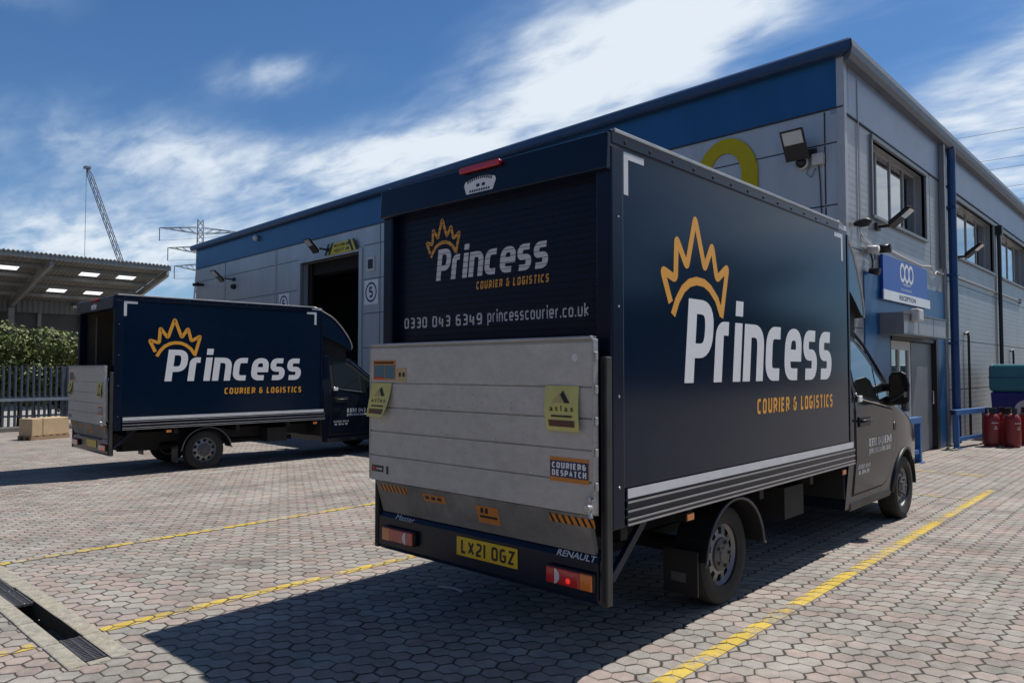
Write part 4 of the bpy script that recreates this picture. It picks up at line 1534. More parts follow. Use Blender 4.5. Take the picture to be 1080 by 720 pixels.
def make_truck():
    T = thing("delivery_truck", "truck", "truck")
    HW, HH = 1.015, 2.99
    BL = 3.77
    # ---- box body
    b = MB()
    b.box(HW - .03, HW, .10, BL, .99, 2.93)
    sideR = b.build("side_panel", Mt['navy_side'], T)
    b = MB()
    b.box(-HW, -HW + .03, .10, BL, .99, 2.93)
    b.build("side_panel", Mt['navy_side'], T)
    b = MB()
    b.box(-HW + .03, HW - .03, BL - .05, BL, .80, 2.93)
    b.build("bulkhead", Mt['navy'], T)
    b = MB()
    b.box(-HW + .004, HW - .004, .05, BL, 2.931, 2.975)
    b.build("box_roof", Mt['grey_vinyl'], T)
    b = MB()
    b.box(-HW + .03, HW - .03, .06, BL - .05, .78, .84)
    b.build("load_floor", Mt['inside'], T)
    b = MB()
    b.box(-HW + .032, -HW + .05, .12, BL - .06, .845, 2.9)
    b.box(HW - .05, HW - .032, .12, BL - .06, .845, 2.9)
    b.box(-HW + .052, HW - .052, BL - .10, BL - .06, .845, 2.9)
    b.build("plywood_lining", Mt['inside'], T)
    # roof rails with rivets
    for s in (1, -1):
        b = MB()
        b.box(s * (HW - .055), s * (HW + .008), .0, BL - .22, 2.90, 2.985)
        r = b.build("cant_rail", Mt['navy'], T, bevel=.012, seg=3)
        b = MB()
        b.box(s * (HW - .05), s * (HW + .014), .10 if s < 0 else .03, BL - .22, 2.972, 2.994)
        b.build("rail_cap", Mt['alloy'], r, bevel=.004)
        b = MB()
        k = .14
        while k < BL - .3:
            b.lathe([(.012, 0), (.010, .005), (0, .007)], (s * (HW + .008), k, 2.935), (s, 0, 0), 8)
            k += .26
        b.build("rivets", Mt['black'], r)
    # rear corner posts
    for s in (1, -1):
        b = MB()
        x0, x1 = (HW - .10, HW + .010) if s > 0 else (-HW - .010, -HW + .10)
        b.box(x0, x1, -.005, .12, .77, 2.899)
        p = b.build("rear_post", Mt['navy'], T, bevel=.014, seg=3)
        b = MB()
        for z in (1.0, 1.5, 2.0, 2.5):
            b.lathe([(.008, 0), (.007, .004), (0, .005)], (s * (HW + .010), .06, z), (s, 0, 0), 8)
        b.build("rivets", Mt['chrome'], p)
    # rear header box
    b = MB()
    b.prism([(-HW - .004, .095, 2.985), (-HW - .004, -.03, 2.965), (-HW - .004, -.045, 2.755), (-HW - .004, .095, 2.755)], (2 * HW + .008, 0, 0))
    hd = b.build("rear_header", Mt['navy'], T, bevel=.01)
    b = MB()
    b.prism([(-.14, -.038, 2.925), (.22, -.038, 2.925), (.225, -.036, 2.955), (.21, -.035, 2.965), (-.13, -.035, 2.965), (-.145, -.036, 2.955)], (0, -.028, 0))
    b.build("brake_light", Mt['red_lens'], hd, bevel=.006)
    b = MB()

    def hp(a, c, l=0):
        return Vector((a, -.0445 + (c - 2.755) * .0714 - .004 - l, c))
    arc = [(-.105 + .27 * i / 10, 2.868 + .022 * sin(pi * i / 10)) for i in range(11)]
    poly = arc + [(.175, 2.845), (.15, 2.785), (-.09, 2.785), (-.115, 2.845)]
    V = [hp(*q) for q in poly]
    b.add(V, [tuple(range(len(V)))])
    b.mat(1)
    for q in range(12):
        a = -.085 + .23 * q / 12
        zz = 2.853 + .020 * sin(pi * (q + .5) / 12)
        b.add([hp(a, zz, .001), hp(a + .013, zz, .001), hp(a + .013, zz + .018, .001), hp(a, zz + .018, .001)], [(0, 1, 2, 3)])
    for q in range(9):
        a = -.06 + .19 * q / 9
        b.add([hp(a, 2.792, .001), hp(a + .014, 2.792, .001), hp(a + .014, 2.808, .001), hp(a, 2.808, .001)], [(0, 1, 2, 3)])
    for q in range(2):
        a = .0 + .05 * q
        b.add([hp(a, 2.822, .001), hp(a + .03, 2.822, .001), hp(a + .03, 2.842, .001), hp(a, 2.842, .001)], [(0, 1, 2, 3)])
    b.build("maker_badge", [Mt['white'], Mt['ink']], hd, fix=False)
    # side lettering
    xs = HW + .0018

    def sp(a, c, l=0.0):
        return Vector((xs + l, a, c))
    b = MB()
    stroke_text(b, "Princess", sp, .80, 3.29, 1.565, .41, .094, slant=.12, gap=.23, ax=1.34, rad=.5)
    b.build("logo_lettering", Mt['white'], sideR, fix=False)
    b = MB()
    stroke_path(b, CROWN, sp, .054, smooth=.035)
    stroke_path(b, ARC, sp, .054, lift=.0004)
    b.build("crown_emblem", Mt['gold'], sideR, fix=False)
    b = MB()
    stroke_text(b, "COURIER & LOGISTICS", sp, 1.82, 3.33, 1.325, .112, .024, slant=.06, gap=.42, cap_fit=True)
    b.build("slogan_lettering", Mt['gold'], sideR, fix=False)
    b = MB()
    for y0, y1, sg in ((.13, .34, 1), (BL - .12, BL - .33, -1)):
        b.add([sp(y0, 2.885), sp(y1, 2.885), sp(y1, 2.845), sp(y0 + sg * .045, 2.845), sp(y0 + sg * .045, 2.64), sp(y0, 2.64)], [(0, 1, 2, 3, 4, 5)])
    b.build("corner_tape", Mt['grey_vinyl'], sideR, fix=False)
    # skirt: white band and grooved extrusions
    for s in (1, -1):
        b = MB()
        prof = [(-.03, .985), (.010, .985), (.010, .928), (.003, .926), (.003, .918), (.014, .914), (.014, .884), (.005, .880), (.005, .868),
                (.014, .864), (.014, .838), (.005, .834), (.005, .822), (.014, .818), (.014, .79), (.010, .785), (-.03, .785)]
        P = [(s * (HW + o), .13, z) for o, z in prof]
        b.prism(P, (0, BL - .05, 0))
        sk = b.build("side_skirt", Mt['navy'], T)
        b = MB()
        b.box(s * (HW + .0105), s * (HW + .012), .14, BL + .05, .931, .984)
        b.build("reflective_band", Mt['grey_vinyl'], sk)
        b = MB()
        for z in (.914, .864, .818, .790):
            b.box(s * (HW + .0142), s * (HW + .017), .135, BL + .078, z - .010, z + .0005)
        b.build("skirt_edge", Mt['alloy'], sk)
    # ---- roller shutter
    b = MB()
    z = .85
    V = []
    k = 0
    while z < 2.76:
        for dz, dy in ((0.0, .004), (.004, 0), (.036, 0), (.040, .004)):
            V.append((dy + .062, z + dz))
        z += .040
    vv = [(x, y, zz) for y, zz in V for x in (-.915, .915)]
    F = [(2 * i, 2 * i + 1, 2 * i + 3, 2 * i + 2) for i in range(len(V) - 1)]
    b.add(vv, F)
    sh = b.build("roller_shutter", Mt['navy_shutter'], T, fix=False)

    def rp(a, c, l=0.0):
        return Vector((a, .0602 - l, c))

    # crown and letters are laid on the slats in narrow strips
    SC = 1.02 / 2.53

    def rear_map(a, c, l=0.0):
        return rp(-.50 + (a - .80) * SC, 2.265 + (c - 1.565) * SC, l)
    b = MB()
    stroke_text(b, "Princess", rear_map, .80, 3.29, 1.565, .41, .094, slant=.12, gap=.23, ax=1.34, rad=.5)
    b.build("logo_lettering", Mt['white_scrape'], sh, fix=False)
    b = MB()
    stroke_path(b, CROWN, rear_map, .058, smooth=.035)
    stroke_path(b, ARC, rear_map, .058, lift=.0004)
    b.build("crown_emblem", Mt['gold_scrape'], sh, fix=False)
    b = MB()
    stroke_text(b, "COURIER & LOGISTICS", rear_map, 1.78, 3.33, 1.345, .13, .030, slant=.08, gap=.42, cap_fit=True)
    b.build("slogan_lettering", Mt['gold_scrape'], sh, fix=False)
    b = MB()
    stroke_text(b, "0330 043 6349", rp, -.85, -.05, 1.945, .075, .013, gap=.36, cap_fit=True, rad=.22)
    stroke_text(b, "princesscourier.co.uk", rp, .0, .82, 1.957, .058, .012, gap=.32, rad=.22)
    b.build("contact_lettering", Mt['white_scrape'], sh, fix=False)
    # slot lines between slats that cut through the lettering
    b = MB()
    z = .85 + .040
    while z < 2.74:
        b.box(-.913, .913, .0588, .0612, z - .0013, z + .0013)
        z += .040
    b.build("slat_gaps", Mt['black'], sh)
    # frame strips either side of the shutter
    for s in (1, -1):
        b = MB()
        x0, x1 = (.917, .964) if s > 0 else (-.964, -.917)
        b.box(x0, x1, .02, .09, .85, 2.75)
        b.build("shutter_guide", Mt['navy'], T, bevel=.006)
    # ---- tail lift
    L = MB()
    lw = .985
    joints = [.865, 1.045, 1.215, 1.385, 1.555, 1.80]
    P = [(-lw, -.10)]
    prof = [(-.075, .862)]
    for a, c in zip(joints, joints[1:]):
        prof += [(-.135, a + .005), (-.135, c - .005), (-.124, c - .004), (-.124, c + .004)]
    prof = prof[:-2] + [(-.125, 1.812), (-.10, 1.812), (-.10, .90)]
    L.prism([(-lw, y, z) for y, z in prof], (2 * lw, 0, 0))
    lift = L.build("tail_lift", Mt['lift'], T)
    b = MB()
    b.box(-lw - .012, -lw - .001, -.139, -.095, .875, 1.815)
    b.box(lw + .001, lw + .014, -.139, -.095, .875, 1.815)
    b.box(-lw, lw, -.145, -.090, 1.8125, 1.832)
    for z in (1.0, 1.18, 1.35, 1.52, 1.70):
        b.box(lw + .014, lw + .026, -.135, -.11, z, z + .045)
    b.build("lift_edge", Mt['alloy'], lift, bevel=.004)
    b = MB()
    b.prism([(-.94, -.118, .862), (-.94, -.05, .64), (-.94, -.02, .64), (-.94, -.07, .862)], (1.88, 0, 0))
    fl = b.build("lift_flap", Mt['lift_dark'], lift)
    b = MB()

    def flp(a, c, l=0.0):
        return Vector((a, -.1185 + (.862 - c) * .3063 - .0015 - l, c))
    for a0, n, w in ((-.90, 7, .30), (.66, 7, .32)):
        b = MB()
        b.mat(0).add([flp(a0, .795), flp(a0 + w, .795), flp(a0 + w, .843), flp(a0, .843)], [(0, 1, 2, 3)])
        b.mat(1)
        for k in range(n):
            x = a0 + w * k / n
            b.add([flp(x + .02, .795, .001), flp(x + .038, .795, .001), flp(x + .02, .843, .001), flp(x + .002, .843, .001)], [(0, 1, 2, 3)])
        b.build("hazard_strip", [Mt['sticker_orange'], Mt['ink']], fl, fix=False)
    b = MB()
    b.add([flp(-.44, .775), flp(-.22, .775), flp(-.22, .825), flp(-.44, .825)], [(0, 1, 2, 3)])
    b.add([flp(.06, .70), flp(.25, .70), flp(.25, .81), flp(.06, .81)], [(0, 1, 2, 3)])
    b.mat(1)
    for x in (.09, .13):
        b.add([flp(x, .765, .001), flp(x + .028, .765, .001), flp(x + .035, .80, .001), flp(x + .012, .80, .001)], [(0, 1, 2, 3)])
    b.add([flp(.08, .735, .001), flp(.23, .735, .001), flp(.23, .75, .001), flp(.08, .75, .001)], [(0, 1, 2, 3)])
    for k in range(3):
        b.add([flp(-.42 + .06 * k, .79, .001), flp(-.38 + .06 * k, .79, .001), flp(-.38 + .06 * k, .812, .001), flp(-.42 + .06 * k, .812, .001)], [(0, 1, 2, 3)])
    b.build("warning_sticker", [Mt['sticker_orange'], Mt['ink']], fl, fix=False)

    def lp(a, c, l=0.0):
        return Vector((a, -.1365 - l, c))

    def rect(mb, a0, a1, c0, c1, l=0.0):
        mb.add([lp(a0, c0, l), lp(a1, c0, l), lp(a1, c1, l), lp(a0, c1, l)], [(0, 1, 2, 3)])
    # instruction sticker upper left
    b = MB()
    rect(b, -.955, -.70, 1.575, 1.715)
    b.mat(1)
    rect(b, -.945, -.83, 1.585, 1.68, .001)
    rect(b, -.822, -.71, 1.585, 1.68, .001)
    b.mat(2)
    rect(b, -.945, -.83, 1.585, 1.598, .002)
    b.mat(3)
    rect(b, -.69, -.58, 1.565, 1.66)
    b.mat(4)
    rect(b, -.665, -.64, 1.60, 1.63, .001)
    rect(b, -.625, -.60, 1.60, 1.63, .001)
    rect(b, -.945, -.72, 1.69, 1.704, .001)
    b.build("instruction_sticker", [Mt['sticker_orange'], Mt['sticker_teal'], Mt['sticker_red'], Mt['sticker_tan'], Mt['ink']], lift, fix=False)
    # yellow supplier flags hanging on the lift, their lower corners curling away
    for a0, a1, c1, c0, curl in ((-.965, -.735, 1.555, 1.315, -.05), (.665, .905, 1.56, 1.31, .015)):
        b = MB()

        def fg(u, v, l=0.0, a0=a0, a1=a1, c0=c0, c1=c1, curl=curl):
            x = a0 + (a1 - a0) * u + (curl * (1 - v) ** 2)
            y = -.141 - .016 * abs(sin(2.6 * (1 - v))) - abs(curl) * .9 * (1 - v) ** 3 * u - l
            return Vector((x, y, c0 + (c1 - c0) * v))
        n = 8
        V = [fg(i / n, j / n) for j in range(n + 1) for i in range(n + 1)]
        F = [(j * (n + 1) + i, j * (n + 1) + i + 1, (j + 1) * (n + 1) + i + 1, (j + 1) * (n + 1) + i) for j in range(n) for i in range(n)]
        b.add(V, F)
        b.mat(3)
        b.add([fg(.22, .62, .003), fg(.52, .62, .003), fg(.46, .86, .003)], [(0, 1, 2)])
        b.mat(1)
        b.add([fg(.60, .62, .0032), fg(.76, .62, .0032), fg(.54, .90, .0032), fg(.48, .80, .0032)], [(0, 1, 2, 3)])
        put_font(b, "a t l a s", lambda p, q: fg(.16 + .70 * p, .44 + .12 * q, .003), 0, 1, 0, 1, .01)
        put_font(b, "01 557 123 4350"[3:], lambda p, q: fg(.16 + .70 * p, .32 + .06 * q, .003), 0, 1, 0, 1, .0) if False else None
        b.mat(2)
        b.add([fg(.10, .10, .003), fg(.88, .10, .003), fg(.88, .24, .003), fg(.10, .24, .003)], [(0, 1, 2, 3)])
        b.mat(1)
        b.add([fg(.20, .31, .003), fg(.82, .31, .003), fg(.82, .35, .003), fg(.20, .35, .003)], [(0, 1, 2, 3)])
        b.build("yellow_flag", [Mt['sticker_yellow'], Mt['ink'], Mt['ink_brown'], Mt['sticker_tan']], lift, fix=False)
    # courier & despatch sticker
    b = MB()
    rect(b, .69, .965, 1.03, 1.165)
    b.mat(1)
    rect(b, .695, .96, 1.055, 1.145, .001)
    b.mat(2)
    stroke_text(b, "COURIER&", lambda a, c, l=0.0: lp(a, c, .002 + l), .708, .948, 1.104, .033, .008, gap=.35, cap_fit=True)
    stroke_text(b, "DESPATCH", lambda a, c, l=0.0: lp(a, c, .002 + l), .708, .948, 1.062, .033, .008, gap=.35, cap_fit=True)
    b.build("courier_sticker", [Mt['sticker_orange'], Mt['sticker_blue'], Mt['white']], lift, fix=False)
    b = MB()
    rect(b, -.965, -.83, .93, .975)
    b.mat(1)
    rect(b, -.955, -.92, .938, .966, .001)
    b.mat(0)
    rect(b, -.80, -.775, .92, .975)
    b.mat(2)
    for k in range(5):
        rect(b, -.91 + .014 * k, -.902 + .014 * k, .944, .96, .001)
    b.build("small_sticker", [Mt['ink'], Mt['sticker_red'], Mt['grey_vinyl']], lift, fix=False)
    # round fixing, latch and grab bits on the platform
    b = MB()
    b.lathe([(.022, 0), (.022, .002), (0, .003)], (.87, -.1355, 1.715), (0, -1, 0), 16)
    for z in (1.60, 1.43, 1.26, 1.09):
        for x in (-.93, -.35, .25, .55):
            b.lathe([(.006, 0), (.005, .003), (0, .004)], (x, -.1355, z - .03), (0, -1, 0), 8)
    b.build("rivets", Mt['grey_vinyl'], lift)
    rs = random.Random(4)
    b = MB()
    for _ in range(70):
        x, z = rs.gauss(.05, .35), rs.choice((1.50, 1.33, 1.25, 1.42, 1.60, 1.10)) + rs.gauss(0, .03)
        if abs(x) > .60 or any(abs(z - q) < .014 for q in joints):
            continue
        w, h = rs.uniform(.002, .010), rs.uniform(.002, .005)
        b.add([lp(x, z, .0003), lp(x + w, z + rs.uniform(-.003, .003), .0003), lp(x + w, z + h, .0003), lp(x, z + h, .0003)], [(0, 1, 2, 3)])
    tag(b.build("scuff_marks", Mt['lamp_body'], lift, fix=False), kind='stuff')
    b = MB()
    b.box(.965, 1.0, -.16, -.10, .88, .96)
    b.tube([(.985, -.165, .97), (.985, -.17, .90), (1.0, -.165, .86)], .012, 8)
    b.lathe([(.022, 0), (.022, .03), (0, .03)], (.985, -.16, .915), (0, -1, 0), 12)
    b.build("latch", Mt['alloy'], lift, bevel=.005)
    # lift columns beside the platform, grab tube and brace
    for s in (1, -1):
        b = MB()
        x0, x1 = (.986, 1.028) if s > 0 else (-1.028, -.986)
        b.box(x0, x1, -.062, -.008, .375, 1.72)
        c = b.build("lift_column", Mt['worn_black'], T, bevel=.006)
        b = MB()
        b.box(x0 + .012, x1 - .012, -.064, -.0625, .40, 1.70)
        b.build("column_slot", Mt['chassis'], c)
        b = MB()
        b.tube([(s * .955, -.03, 1.60), (s * .955, -.065, 1.62), (s * .955, -.075, 1.56), (s * .955, -.075, .95), (s * .955, -.04, .90)], .014, 8)
        b.build("grab_tube", Mt['chrome'], c, smooth=True)
        b = MB()
        b.beam((s * .99, .02, .50), (s * .985, .36, .78), .03, .045)
        b.build("brace", Mt['navy'], c)
    # ---- bumper panel with lights
    b = MB()
    b.prism([(-1.0, -.03, .365), (-1.0, -.055, .40), (-1.0, -.055, .60), (-1.0, -.02, .655), (-1.0, .03, .655), (-1.0, .03, .365)], (1.965, 0, 0))
    bp = b.build("bumper", Mt['navy'], T, bevel=.012, seg=2)

    def bpp(a, c, l=0.0):
        return Vector((a, -.0565 - l, c))
    for s in (1, -1):
        x0, x1 = (.62, .955) if s > 0 else (-.90, -.555)
        l = MB()
        l.box(x0, x1, -.085, -.056, .443, .545)
        lo = l.build("tail_light", Mt['black'], bp, bevel=.01)
        wd = x1 - x0 - .012
        red = (x0 + .006, x0 + .006 + wd * .73) if s > 0 else (x1 - .006 - wd * .73, x1 - .006)
        amb = (red[1] + .002, x1 - .006) if s > 0 else (x0 + .006, red[0] - .002)
        for (p, q), mm in ((red, 'red_lens'), (amb, 'amber')):
            l = MB()
            l.box(p, q, -.099, -.0855, .449, .539)
            l.build("lens", Mt[mm], lo, bevel=.016, seg=3)
        cx = red[0] + .055 if s > 0 else red[1] - .055
        arc = [R(-66 + 132 * k / 12) for k in range(13)]
        P = [(cx + s * .046 * cos(a), -.0992, .494 + .045 * sin(a)) for a in arc] + [(cx + s * (.046 * cos(a) - .034 * cos(a * 1.15)), -.0992, .494 + .045 * sin(a)) for a in arc[::-1]]
        l = MB()
        l.prism(P, (0, -.003, 0))
        l.build("reversing_lens", Mt['clear_lens'], lo)
        if s > 0:
            l = MB()
            l.lathe([(.016, 0), (.014, .004), (0, .006)], (x0 + .50 * (x1 - x0), -.0992, .480), (0, -1, 0), 14)
            l.build("lit_bulb", Mt['red_lit'], lo)
    l = MB()
    l.box(-.155, .375, -.064, -.056, .462, .582)
    pl = l.build("number_plate", Mt['plate_yellow'], bp, bevel=.003)
    l = MB()

    def plp(a, c, e=0.0):
        return Vector((a, -.0652 - e, c))
    stroke_text(l, "LX21 OGZ", plp, -.11, .355, .480, .083, .0155, gap=.30, cap_fit=True, rad=.3)
    l.build("plate_lettering", Mt['ink'], pl, fix=False)
    l = MB()
    put_font(l, "RENAULT", lambda a, c: bpp(.675 + a, .612 + c * .9 - .012, .0 - max(0, (.598 + c - .60)) * .64 + .003), 0, .27, 0, .034, .02)
    put_font(l, "Master", lambda a, c: bpp(-.79 + a, .612 + c * .9 - .012, .0 - max(0, (.598 + c - .60)) * .64 + .003), 0, .20, 0, .034, .0)
    l.build("badge_lettering", Mt['grey_vinyl'], bp, fix=False)
    l = MB()
    l.box(-.93, -.90, .0, .02, .58, .64)
    l.build("side_reflector", Mt['white'], bp)
    # ---- chassis
    c = MB()
    for s in (1, -1):
        c.box(s * .36, s * .44, .03, 5.2, .50, .68)
    for y in (.25, 1.0, 2.1, 3.1):
        c.box(-.9, .9, y, y + .07, .66, .775)
    c.tube([(-.80, RW, .36), (.80, RW, .36)], .06, 10)
    c.box(-.35, .35, .35, .95, .36, .52)
    c.box(-.80, -.45, 2.4, 3.4, .36, .66)
    c.tube([(.25, .3, .40), (.25, 1.2, .38), (.30, 2.2, .42), (.30, 3.5, .42)], .045, 8)
    c.box(.50, .82, 2.75, 3.15, .40, .66)
    c.box(-.94, .94, 3.80, 3.93, .45, .78)
    c.build("chassis", Mt['chassis'], T)
    # cross bar and wiring under the rear
    for s in (1, -1):
        # mudguard hoop, mud flap, marker lights
        m = MB()
        n = 16
        for k in range(n):
            a0, a1 = R(5 + 170 * k / n), R(5 + 170 * (k + 1) / n)
            r0, r1 = .42, .432
            ring = []
            for a in (a0, a1):
                for rr in (r0, r1):
                    for x in (s * .74, s * .985):
                        ring.append((x, RW + rr * cos(a) * 1.02, WR + rr * sin(a) * .95))
            m.add([ring[0], ring[1], ring[3], ring[2], ring[4], ring[5], ring[7], ring[6]],
                  [(0, 1, 2, 3), (4, 7, 6, 5), (0, 4, 5, 1), (2, 6, 7, 3), (1, 5, 6, 2), (0, 3, 7, 4)])
        mg = m.build("mudguard", Mt['black'], T)
        m = MB()
        pts = [(s * .988, RW + .428 * cos(R(5 + 170 * k / 16)) * 1.02, WR + .428 * sin(R(5 + 170 * k / 16)) * .95) for k in range(17)]
        m.tube([(s * .988, RW + .455, WR + .03)] + pts + [(s * .988, RW - .455, WR + .02)], .011, 6)
        m.build("mudguard_lip", Mt['hubcap'], mg, smooth=True)
        m = MB()
        m.box(s * .70, s * .955, RW - .50, RW - .488, .17, .46)
        mf = m.build("mud_flap", Mt['black'], T)
        m = MB()
        m.box(s * .76, s * .87, RW - .503, RW - .5005, .25, .31)
        m.build("flap_emblem", Mt['hubcap'], mf)
        for y in (.83, 3.60):
            m = MB()
            m.box(s * .93, s * .995, y, y + .10, .695, .745)
            k = m.build("side_marker", Mt['black'], T)
            m = MB()
            m.box(s * .995, s * 1.003, y + .01, y + .09, .70, .74)
            m.build("marker_lens", Mt['amber_lit' if s > 0 else 'amber'], k, bevel=.004)
    for s in (1, -1):
        make_wheel(T, s * .80, RW, s)
        make_wheel(T, s * .845, FW, s)
    # ---- cab shell
    ys = [3.84, 3.95, 4.1, 4.25, 4.4, 4.5, 4.6, 4.75, 4.9, 5.05, 5.18]
    ys += [FW - .43, FW - .428] + [FW - .42 + .84 * k / 14 for k in range(15)] + [FW + .428, FW + .43]
    ys += [6.2, 6.28, 6.36, 6.44, 6.52, 6.60]
    ys = sorted(set(round(y, 4) for y in ys))

    def zbot(y):
        base = .34
        d = abs(y - FW)
        if d < .429:
            return max(base, WR + math.sqrt(max(0, .429 ** 2 - d * d)))
        return base
    nz = 16
    V, F = [], []
    for y in ys:
        zb, zt = zbot(y), ztop(y)
        rowR, rowL = [], []
        for j in range(nz + 1):
            z = zb + (zt - zb) * j / nz
            x = side_x(y, z)
            e = (zt - z)
            if e < .10:
                x -= .09 * (1 - e / .10) ** 2
            rowR.append((x, y, z))
            rowL.append((-x, y, z))
        xt = rowR[-1][0]
        crown = .10 if y < 4.5 else .06
        top = []
        for k in range(1, 8):
            u = 1 - k / 4
            top.append((xt * u, y, zt + crown * (1 - u * u) ** .8))
        V += rowR + top + rowL[::-1]
    m = 2 * (nz + 1) + 7
    for i in range(len(ys) - 1):
        for j in range(m - 1):
            F.append((i * m + j, i * m + j + 1, (i + 1) * m + j + 1, (i + 1) * m + j))
    F.append(tuple(range(m)))
    F.append(tuple((len(ys) - 1) * m + j for j in range(m)))
    c = MB()
    c.add(V, F)
    cab = c.build("cab", Mt['navy_cab'], T, auto=38)
    # windscreen follows the sloped part of the shell
    c = MB()
    V = []
    for i in range(9):
        y = 4.60 + (5.28 - 4.60) * i / 8
        zt = ztop(y)
        xt = side_x(y, zt) - .15
        for k in range(9):
            u = 1 - k / 4
            V.append((xt * u, y + .012, zt + .06 * (1 - u * u) ** .8 + .022))
    c.add(V, [(i * 9 + k, i * 9 + k + 1, (i + 1) * 9 + k + 1, (i + 1) * 9 + k) for i in range(8) for k in range(8)])
    c.build("windscreen", Mt['glass'], cab, smooth=True, fix=False)
    c = MB()
    c.box(-.82, .82, 6.50, 6.66, .30, .62)
    c.build("front_bumper", Mt['black'], T, bevel=.05, seg=3)
    c = MB()
    c.box(-.45, .45, 6.565, 6.612, .66, .80)
    c.build("grille", Mt['black'], T, bevel=.01)
    for s in (1, -1):
        c = MB()
        c.prism([(s * .50, 6.42, .78), (s * .74, 6.30, .82), (s * .76, 6.20, 1.0), (s * .54, 6.36, .98)], (0, .11, 0))
        c.build("headlight", Mt['clear_lens'], T, bevel=.02)
    # inner wheel wells (dark)
    for s in (1, -1):
        c = MB()
        n = 14
        for k in range(n):
            a0, a1 = R(180 * k / n), R(180 * (k + 1) / n)
            q = [(s * x, FW + .425 * cos(a), WR + .425 * sin(a)) for a in (a0, a1) for x in (.55, .955)]
            c.add(q, [(0, 1, 3, 2)])
        c.build("wheel_well", Mt['chassis'], T)
        c = MB()
        n = 18
        P = [(s * (side_x(FW + .44 * cos(R(180 * k / n)), WR + .44 * sin(R(180 * k / n))) + .004), FW + .44 * cos(R(180 * k / n)), WR + .44 * sin(R(180 * k / n))) for k in range(n + 1)]
        c.tube(P, .020, 8)
        c.build("arch_lip", Mt['black'], T, smooth=True)
        # door
        dlo = [(4.02, .47), (4.9, .47), (5.06, .52), (5.16, .72)]
        dhi = [(4.02, 1.36), (5.16, 1.22)]
        gl, gh = [(3.995, .45), (4.9, .45), (5.08, .50), (5.185, .72)], [(3.995, 1.37), (5.185, 1.235)]
        cab_panel(gl, gh, .004, s, 16, 8).build("shut_line", Mt['chassis'], cab, auto=40)
        d = cab_panel(dlo, dhi, .010, s, 16, 8).build("cab_door", Mt['navy_cab'], cab, auto=40)
        d2 = cab_panel([(4.02, 1.375), (5.10, 1.245)], [(4.02, 2.0), (4.32, 1.985), (4.62, 1.80), (5.10, 1.43)], .008, s, 14, 5).build("door_window_frame", Mt['black'], cab, auto=40)
        cab_panel([(4.09, 1.50), (4.13, 1.42), (4.30, 1.385), (4.70, 1.34)], [(4.09, 1.93), (4.32, 1.925), (4.56, 1.78), (4.70, 1.675)], .013, s, 12, 4).build("side_window", Mt['glass'], d2, auto=40)
        cab_panel([(4.735, 1.325), (5.0, 1.29)], [(4.735, 1.645), (5.0, 1.45)], .013, s, 6, 4).build("quarter_window", Mt['glass'], d2, auto=40)
        c = MB()
        c.tube([(s * (side_x(y, z) + .012), y, z) for y, z in ((4.07, 1.42), (4.11, 1.385), (4.30, 1.352), (4.70, 1.305), (4.93, 1.275))], .010, 6)
        c.build("window_trim", Mt['chrome'], d2, smooth=True)
        c = MB()
        c.tube([(s * (side_x(y, z) + .006), y, z) for y, z in ((4.20, 2.05), (4.40, 2.02), (4.62, 1.90), (4.95, 1.63), (5.2, 1.44))], .016, 8)
        c.build("roof_gutter", Mt['navy'], cab, smooth=True)
        c = MB()
        x0 = side_x(4.2, 1.15) + .012
        c.box(s * x0, s * (x0 + .012), 4.08, 4.40, 1.10, 1.20)
        h = c.build("handle_recess", Mt['black'], d, bevel=.01)
        c = MB()
        c.tube([(s * (x0 + .012), 4.10, 1.155), (s * (x0 + .045), 4.13, 1.16), (s * (x0 + .045), 4.34, 1.16), (s * (x0 + .012), 4.38, 1.155)], .015, 8)
        c.build("door_handle", Mt['black'], h, smooth=True)
        c = MB()
        c.box(s * (x0 - .002), s * (x0 + .016), 4.06, 4.16, 1.34, 1.40)
        c.build("door_sticker", Mt['white'], d, bevel=.006)
        # rubbing strip and door lettering
        def dp(a, cc, l=0.0, s=s):
            return Vector((s * (side_x(a, cc) + .0115 + l), a, cc))
        c = MB()
        if s > 0:
            stroke_text(c, "0330 043 6349", dp, 4.38, 5.09, .895, .078, .016, gap=.32, cap_fit=True)
            stroke_text(c, "princesscourier.co.uk", dp, 4.38, 5.05, .825, .045, .010, gap=.30)
            stroke_text(c, "0330 043", dp, 4.08, 4.42, .70, .040, .009, gap=.36, cap_fit=True)
            stroke_text(c, "6349", dp, 4.10, 4.40, .645, .038, .009, gap=.36, cap_fit=True)
            c.build("door_lettering", Mt['grey_vinyl'], d, fix=False)
        c = MB()
        c.lathe([(.045, 0), (.043, .006), (0, .007)], (s * (side_x(5.25, 1.05) + .001), 5.25, 1.05), (s, 0, 0), 14)
        c.build("side_indicator", Mt['black'], cab)
        # mirror
        c = MB()
        c.tube([(s * .93, 5.0, 1.47), (s * 1.04, 4.96, 1.47), (s * 1.10, 4.95, 1.47)], [.05, .045, .04], 8)
        c.tube([(s * .93, 5.0, 1.33), (s * 1.04, 4.96, 1.32), (s * 1.10, 4.95, 1.33)], [.05, .045, .04], 8)
        mi = c.build("mirror_arm", Mt['black'], cab, smooth=True)
        c = MB()
        prof = [(1.06, 1.27), (1.09, 1.235), (1.27, 1.235), (1.305, 1.28), (1.315, 1.50), (1.28, 1.64), (1.22, 1.675), (1.10, 1.665), (1.065, 1.60)]
        prof = [(1.135 + (x - 1.19) * .82, 1.46 + (z - 1.455) * .80) for x, z in prof]
        P = [(s * x, 4.87, z) for x, z in prof]
        Q = [(s * (1.135 + (x - 1.135) * .62), 5.01, 1.46 + (z - 1.46) * .70) for x, z in prof]
        n = len(P)
